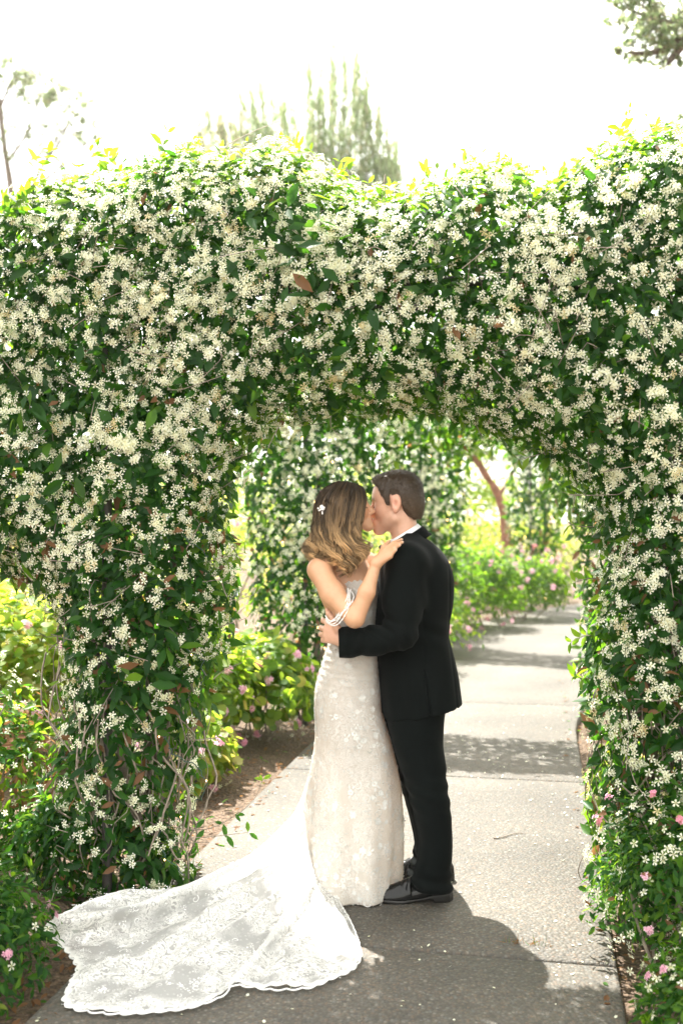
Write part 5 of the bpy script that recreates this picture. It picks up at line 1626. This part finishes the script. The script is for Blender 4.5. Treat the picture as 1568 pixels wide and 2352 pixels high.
V = Vol([P(672, 1194)[0], C0 - .24, .004], [P(940, 1194)[0], C0 + .34, 1.40], .0047)
dt = [(1326, 752, 866, .118, -.01), (1360, 750, 872, .122, -.005), (1400, 755, 866, .112, 0), (1440, 758, 861, .106, 0), (1482, 753, 864, .115, 0), (1539, 734, 868, .135, .01), (1589, 721, 873, .148, .02), (1632, 722, 877, .148, .02), (1664, 724, 885, .143, .02),
      (1707, 722, 899, .138, .025), (1761, 714, 912, .140, .03), (1807, 706, 919, .150, .03), (1861, 700, 921, .163, .035), (1939, 695, 919, .180, .04), (2000, 692, 914, .190, .045), (2076, 690, 910, .200, .05)]
def gown_fold(X, Y, Z, th):
    lo_ = np.clip((.62 - Z) / .6, 0, 1)
    r_ = .016 * lo_ ** 1.4 * (np.sin(th * 6 + 1.2 + .8 * np.sin(Z * 5)) + .5 * np.sin(th * 11 + 2.1 + Z * 3))
    w_ = .0022 * np.exp(-((Z - 1.02) / .10) ** 2) * np.sin(Z * 2 * math.pi / .03 + th * 2)
    return r_ + w_
V.prof([row(*a) for a in dt], .0, 2.05, gown_fold)
V.ell(P(826, 1356, -.07), (.062, .066, .062), .03); V.ell(P(848, 1354, .05), (.062, .066, .062), .03)
sl, X, Y, Z = V.blk([-9] * 3, [9] * 3)
ztop = P(0, 1335, -.12)[2] + np.interp(X, [P(740, 0)[0], P(790, 0)[0], P(820, 0)[0], P(870, 0)[0]], [-.10, -.004, 0.004, .0]) + .004 * np.sin(X * 260) 
V.a[sl] = np.maximum(V.a[sl], (Z - ztop).astype(np.float32))
v, f = V.mesh()
gown = link('gown', mesh_from('gown', v, f, M_GOWN), bride)
gv, gf = v, f
fn_ = norm(np.cross(gv[gf[:, 2]] - gv[gf[:, 0]], gv[gf[:, 3]] - gv[gf[:, 1]]))
fc_ = gv[gf].mean(1)

# lace appliques: flower and leaf shapes lying on the gown
def motif(kind):
    vv, ff = [], []
    def petal(a, r0, r1, w, z=.0, n=1):
        b = len(vv)
        c, s_ = math.cos(a), math.sin(a)
        for (r, t, h) in ((r0, 0, .02), ((r0 + r1) / 2, -w, .05), ((r0 + r1) / 2, w, .05), (r1 * .93, -w * .6, .07), (r1 * .93, w * .6, .07), (r1, 0, .04)):
            vv.append((r * c - t * s_, r * s_ + t * c, h + z))
        ff.extend([(b, b + 1, b + 2), (b + 1, b + 3, b + 4, b + 2), (b + 3, b + 5, b + 4)])
    if kind == 0:
        for k_ in range(6): petal(k_ * 1.047, .10, .5, .16)
        for k_ in range(5): petal(k_ * 1.257 + .3, .0, .24, .09, .05)
    elif kind == 1:
        for k_ in range(5): petal(k_ * 1.257, .06, .36, .15)
        petal(2.2, .34, .95, .10); petal(3.0, .34, .85, .09); petal(-.7, .34, .8, .09)
    elif kind == 2:      # leafy spray along a curve
        for k_ in range(7):
            b = len(vv); a = .5 * k_ / 7; x0, y0 = k_ * .2 - .7, .25 * math.sin(k_ * .7)
            n0 = len(vv); petal((1 if k_ % 2 else -1) * .9 + a, .03, .30, .07)
            for q_ in range(n0, len(vv)): vv[q_] = (vv[q_][0] + x0, vv[q_][1] + y0, vv[q_][2])
    else:                # curling scroll
        pts_ = [(math.cos(t) * (.12 + .07 * t), math.sin(t) * (.12 + .07 * t)) for t in np.linspace(0, 6.0, 16)]
        for k_ in range(16):
            w = .045; x0, y0 = pts_[k_]; d_ = math.hypot(x0, y0)
            vv.append((x0 * (1 - w / d_), y0 * (1 - w / d_), .03)); vv.append((x0 * (1 + w / d_), y0 * (1 + w / d_), .05))
            if k_: ff.append((2 * k_ - 2, 2 * k_ - 1, 2 * k_ + 1, 2 * k_))
    return Templ(vv, ff)
MOT = [motif(k_) for k_ in range(4)]
g = np.random.default_rng(23)
def applique(parent, fc, fn, weight, n, smin_, smax_, seed, name='lace_applique', mat=M_MOTIF, pk=(.16, .24, .38, .22)):
    g = np.random.default_rng(seed)
    wgt = weight / weight.sum()
    pick = g.choice(len(fc), n * 3, p=wgt, replace=False)
    chosen = []
    for q_ in pick:
        if all(np.linalg.norm(fc[q_] - fc[c_]) > smin_ * .62 for c_ in chosen):
            chosen.append(q_)
        if len(chosen) >= n: break
    chosen = np.array(chosen); kinds = g.choice(4, len(chosen), p=pk)
    for kd in range(4):
        c_ = chosen[kinds == kd]
        if not len(c_): continue
        rot = frames(fn[c_], g.normal(0, 1, (len(c_), 3)))
        s_ = g.uniform(smin_, smax_, len(c_))
        me = scatter(name, MOT[kd], fc[c_] + fn[c_] * .0012, rot, np.stack([s_, s_, s_ * .5], 1), g.uniform(0, 1, len(c_)), mat)
        # let each piece follow the surface under it
        link(name, me, parent, kind='stuff')
side_w = (fn_[:, 1] < .3) * (fc_[:, 2] < P(0, 1345)[2])
dens = .35 + .65 * (wob(fc_, 6) > -.1) + 1.2 * (fc_[:, 2] < .16)
applique(gown, fc_, fn_, side_w * dens + 1e-9, 760, .017, .038, 31)
# fine corded lines between the appliques
cords = []
idxs = g.choice(len(fc_), 420, p=(side_w + 1e-12) / (side_w + 1e-12).sum())
for q_ in idxs:
    t1 = norm(np.cross(fn_[q_], g.normal(0, 1, 3))); t2 = np.cross(fn_[q_], t1)
    r_ = g.uniform(.006, .016); ph = g.uniform(0, 6.28); sw = g.uniform(2.5, 5.5)
    tt_ = np.linspace(0, 1, 9)[:, None]
    rr_ = r_ * (1 - .55 * tt_)
    cords.append(fc_[q_] + fn_[q_] * .0012 + rr_ * (np.cos(ph + sw * tt_) * t1 + np.sin(ph + sw * tt_) * t2))
v, f = tubes(cords, [.0011] * len(cords), 4)
link('lace_cord', mesh_from('lace_cord', v, f, M_MOTIF), gown, kind='stuff')

# --- train spread on the path
hem = [(640, 1952, .05), (585, 1970, .05), (536, 1987, .05), (483, 2021, .05), (430, 2045, .05), (378, 2052, .07), (320, 2055, .09), (272, 2060, .10), (209, 2073, .11), (160, 2096, .11), (130, 2117, .10), (110, 2140, .08), (110, 2160, .04), (135, 2172, .02), (160, 2195, .015), (178, 2230, .012),
       (160, 2270, .01), (147, 2300, .01), (163, 2318, .01), (209, 2328, .01), (277, 2333, .01), (357, 2328, .01), (430, 2320, .01), (483, 2304, .012), (518, 2287, .02), (532, 2268, .03), (560, 2268, .02), (589, 2272, .01), (631, 2277, .01), (710, 2272, .01), (763, 2251, .01), (810, 2230, .01), (829, 2200, .012), (826, 2180, .012), (818, 2150, .01), (800, 2110, .01), (779, 2078, .01)]
Hp = np.array([G(*h_) for h_ in hem])
NT, NV = 420, 70
Hh = spline(Hp, NT)
start = spline([P(708, 1775, .10), P(703, 1830, .05), P(703, 1900, -.02), P(712, 1965, -.08), P(728, 2018, -.125), P(752, 2046, -.135), P(780, 2066, -.14)], NT)
# scalloped edge
arc = np.concatenate([[0], np.cumsum(np.linalg.norm(np.diff(Hh, axis=0), axis=1))])
cen_ = P(735, 2040, 0) * [1, 1, 0]
outw = norm((Hh - cen_) * [1, 1, 0])
Hh = Hh + outw * (np.abs(np.sin(arc * math.pi / .055))[:, None] - .5) * .014
th = np.linspace(0, 1, NT)[:, None]
tv = np.linspace(0, 1, NV)[None, :]
tt2 = tv ** .9
XY = start[:, None, :2] * (1 - tt2[..., None]) + Hh[:, None, :2] * tt2[..., None]
lenr = np.linalg.norm(Hh - start, axis=1)[:, None]
Zs = start[:, None, 2] * (1 - tt2) ** 2.5 + Hh[:, None, 2] * tt2 ** 2
# radial folds: some broad ridges, some fine pleats, dying out to the hem
def ridge(c, w, h): return h * np.exp(-((th - c) / w) ** 2)
fold_h = ridge(.30, .035, .075) + ridge(.44, .03, .05) + ridge(.55, .02, .035) + ridge(.685, .022, .07) + ridge(.78, .02, .03) + ridge(.88, .025, .035) + ridge(.18, .04, .05)
fine = .008 * np.sin(th * 150 + 3 * np.sin(tv * 4)) + .006 * np.sin(th * 83 + tv * 5)
env = np.clip(tv * 3, 0, 1) * (1 - .72 * tv ** 1.5)
Zs = Zs + fold_h * env + (fine + .010) * np.clip(tv * 2.5, 0, 1) * (1 - .8 * tv)
curv = .03 * np.sin(th * 40 + 1) * tv * (1 - tv)
XY = XY + curv[..., None] * np.stack([-outw[:, 1], outw[:, 0]], -1)[:, None, :]
p3 = np.concatenate([XY, np.zeros((*XY.shape[:2], 1))], -1).reshape(-1, 3)
Zs = Zs + (.008 * wob(p3, 9) + .006).reshape(Zs.shape) * np.clip(tv * 2, 0, 1)
Zs = np.maximum(Zs, .004)
v = np.concatenate([XY, Zs[..., None]], -1).reshape(-1, 3)
i, j = np.meshgrid(np.arange(NT - 1), np.arange(NV - 1), indexing='ij')
f = np.stack([i * NV + j, (i + 1) * NV + j, (i + 1) * NV + j + 1, i * NV + j + 1], -1).reshape(-1, 4)
edge = np.clip((tv * np.ones((NT, 1)) * lenr - lenr + .030) / .006, 0, 1)
train = link('train', mesh_from('train', v, f, M_TRAIN, attrs={'edge': edge.ravel()}), gown)
tvx, tfx = v, f
nr_ = norm(np.cross(tvx[tfx[:, 2]] - tvx[tfx[:, 0]], tvx[tfx[:, 3]] - tvx[tfx[:, 1]]))
nr_ = np.where(nr_[:, 2:] < 0, -nr_, nr_)
fcx = tvx[tfx].mean(1)
ar_ = np.linalg.norm(np.cross(tvx[tfx[:, 2]] - tvx[tfx[:, 0]], tvx[tfx[:, 3]] - tvx[tfx[:, 1]]), axis=1)
vv_ = np.tile(np.arange(NV - 1), NT - 1) / NV
applique(train, fcx, nr_, ar_ * np.clip(vv_ - .25, 0, 1) + 1e-12, 420, .016, .034, 33, pk=(0, .1, .55, .35), mat=M_MOTIF2)
# corded edge
v, f = tubes([Hh + [0, 0, .006]], [.0032], 5)
link('hem_cord', mesh_from('hem_cord', v, f, M_MOTIF2), train)

# --- pearl strands draped round the arm
SPH = []
def sphere_t(nu=7, nvv=5):
    vv, ff = [(0, 0, 1)], []
    for a in range(1, nvv):
        for b in range(nu):
            t, p = math.pi * a / nvv, 2 * math.pi * b / nu
            vv.append((math.sin(t) * math.cos(p), math.sin(t) * math.sin(p), math.cos(t)))
    vv.append((0, 0, -1)); last = len(vv) - 1
    for b in range(nu): ff.append((0, 1 + b, 1 + (b + 1) % nu)); ff.append((last, last - nu + (b + 1) % nu, last - nu + b))
    for a in range(nvv - 2):
        for b in range(nu):
            i0 = 1 + a * nu
            ff.append((i0 + b, i0 + nu + b, i0 + nu + (b + 1) % nu, i0 + (b + 1) % nu))
    return Templ(vv, ff)
SPH = sphere_t()
strands = [[(799, 1352, -.17), (797, 1372, -.255), (786, 1395, -.272), (770, 1420, -.262), (757, 1430, -.245), (748, 1421, -.20)],
           [(801, 1356, -.17), (800, 1376, -.262), (790, 1402, -.282), (774, 1427, -.27), (760, 1434, -.25), (749, 1426, -.20)],
           [(803, 1358, -.17), (803, 1382, -.268), (795, 1408, -.292), (778, 1432, -.28), (764, 1437, -.255), (751, 1430, -.20)],
           [(805, 1354, -.17), (799, 1392, -.285), (789, 1405, -.285), (773, 1423, -.268), (757, 1426, -.245), (747, 1414, -.20)],
           [(808, 1360, -.17), (812, 1372, -.22), (806, 1386, -.28), (794, 1398, -.288), (780, 1412, -.275), (765, 1424, -.255)]]
for st in strands:
    c = spline([P(*q_) for q_ in st], 200)
    al_ = np.concatenate([[0], np.cumsum(np.linalg.norm(np.diff(c, axis=0), axis=1))])
    nb = int(al_[-1] / .0056)
    s_ = np.linspace(0, al_[-1], nb)
    bp_ = np.stack([np.interp(s_, al_, c[:, q_]) for q_ in range(3)], -1)
    rr_ = np.where(np.arange(nb) % 3 == 0, .0034, .0026)
    link('pearl_strand', scatter('pearl_strand', SPH, bp_, np.tile(np.eye(3), (nb, 1, 1)), rr_, np.full(nb, .5), M_PEARL), gown)
# --- pearl hair pin
pinr = thing('hair_pin', 'small pearl flower hair pin in the swept-back blonde hair', 'hair pin', tuple(pin))
g = np.random.default_rng(44)
sph_me = templ_mesh('pearl', SPH, .5, M_PEARL)
for q_ in range(20):
    o_ = np.array([g.normal(0, .0065), g.normal(-.030, .004), g.normal(0, .010)])
    put('pearl', sph_me, pinr, pin + o_, np.eye(3), g.uniform(.0036, .0058))
v, f = tubes([spline([pin + [.0, -.008, .016], pin + [.001, -.010, 0], pin + [-.001, -.008, -.018]], 8)], [.001], 5)
link('wire', mesh_from('wire', v, f, M_STEEL), pinr)

# ------------------------------------------------------------------ sunlit garden air
hz = bpy.data.materials.new('garden_haze')
hz.use_nodes = True
nt = hz.node_tree
nt.nodes.clear()
ho = nt.nodes.new('ShaderNodeOutputMaterial')
hv = nt.nodes.new('ShaderNodeVolumePrincipled')
hv.inputs['Color'].default_value = (1, .985, .95, 1)
hv.inputs['Density'].default_value = 0.0006
hv.inputs['Anisotropy'].default_value = 0.55
nt.links.new(hv.outputs[0], ho.inputs['Volume'])
v, f = box((-60, -8, -1.4), (60, 62, 24))
link('haze', mesh_from('haze', v, f, hz, smooth=False), kind='stuff', label='thin pale sunlit haze filling the garden air', cat='haze')
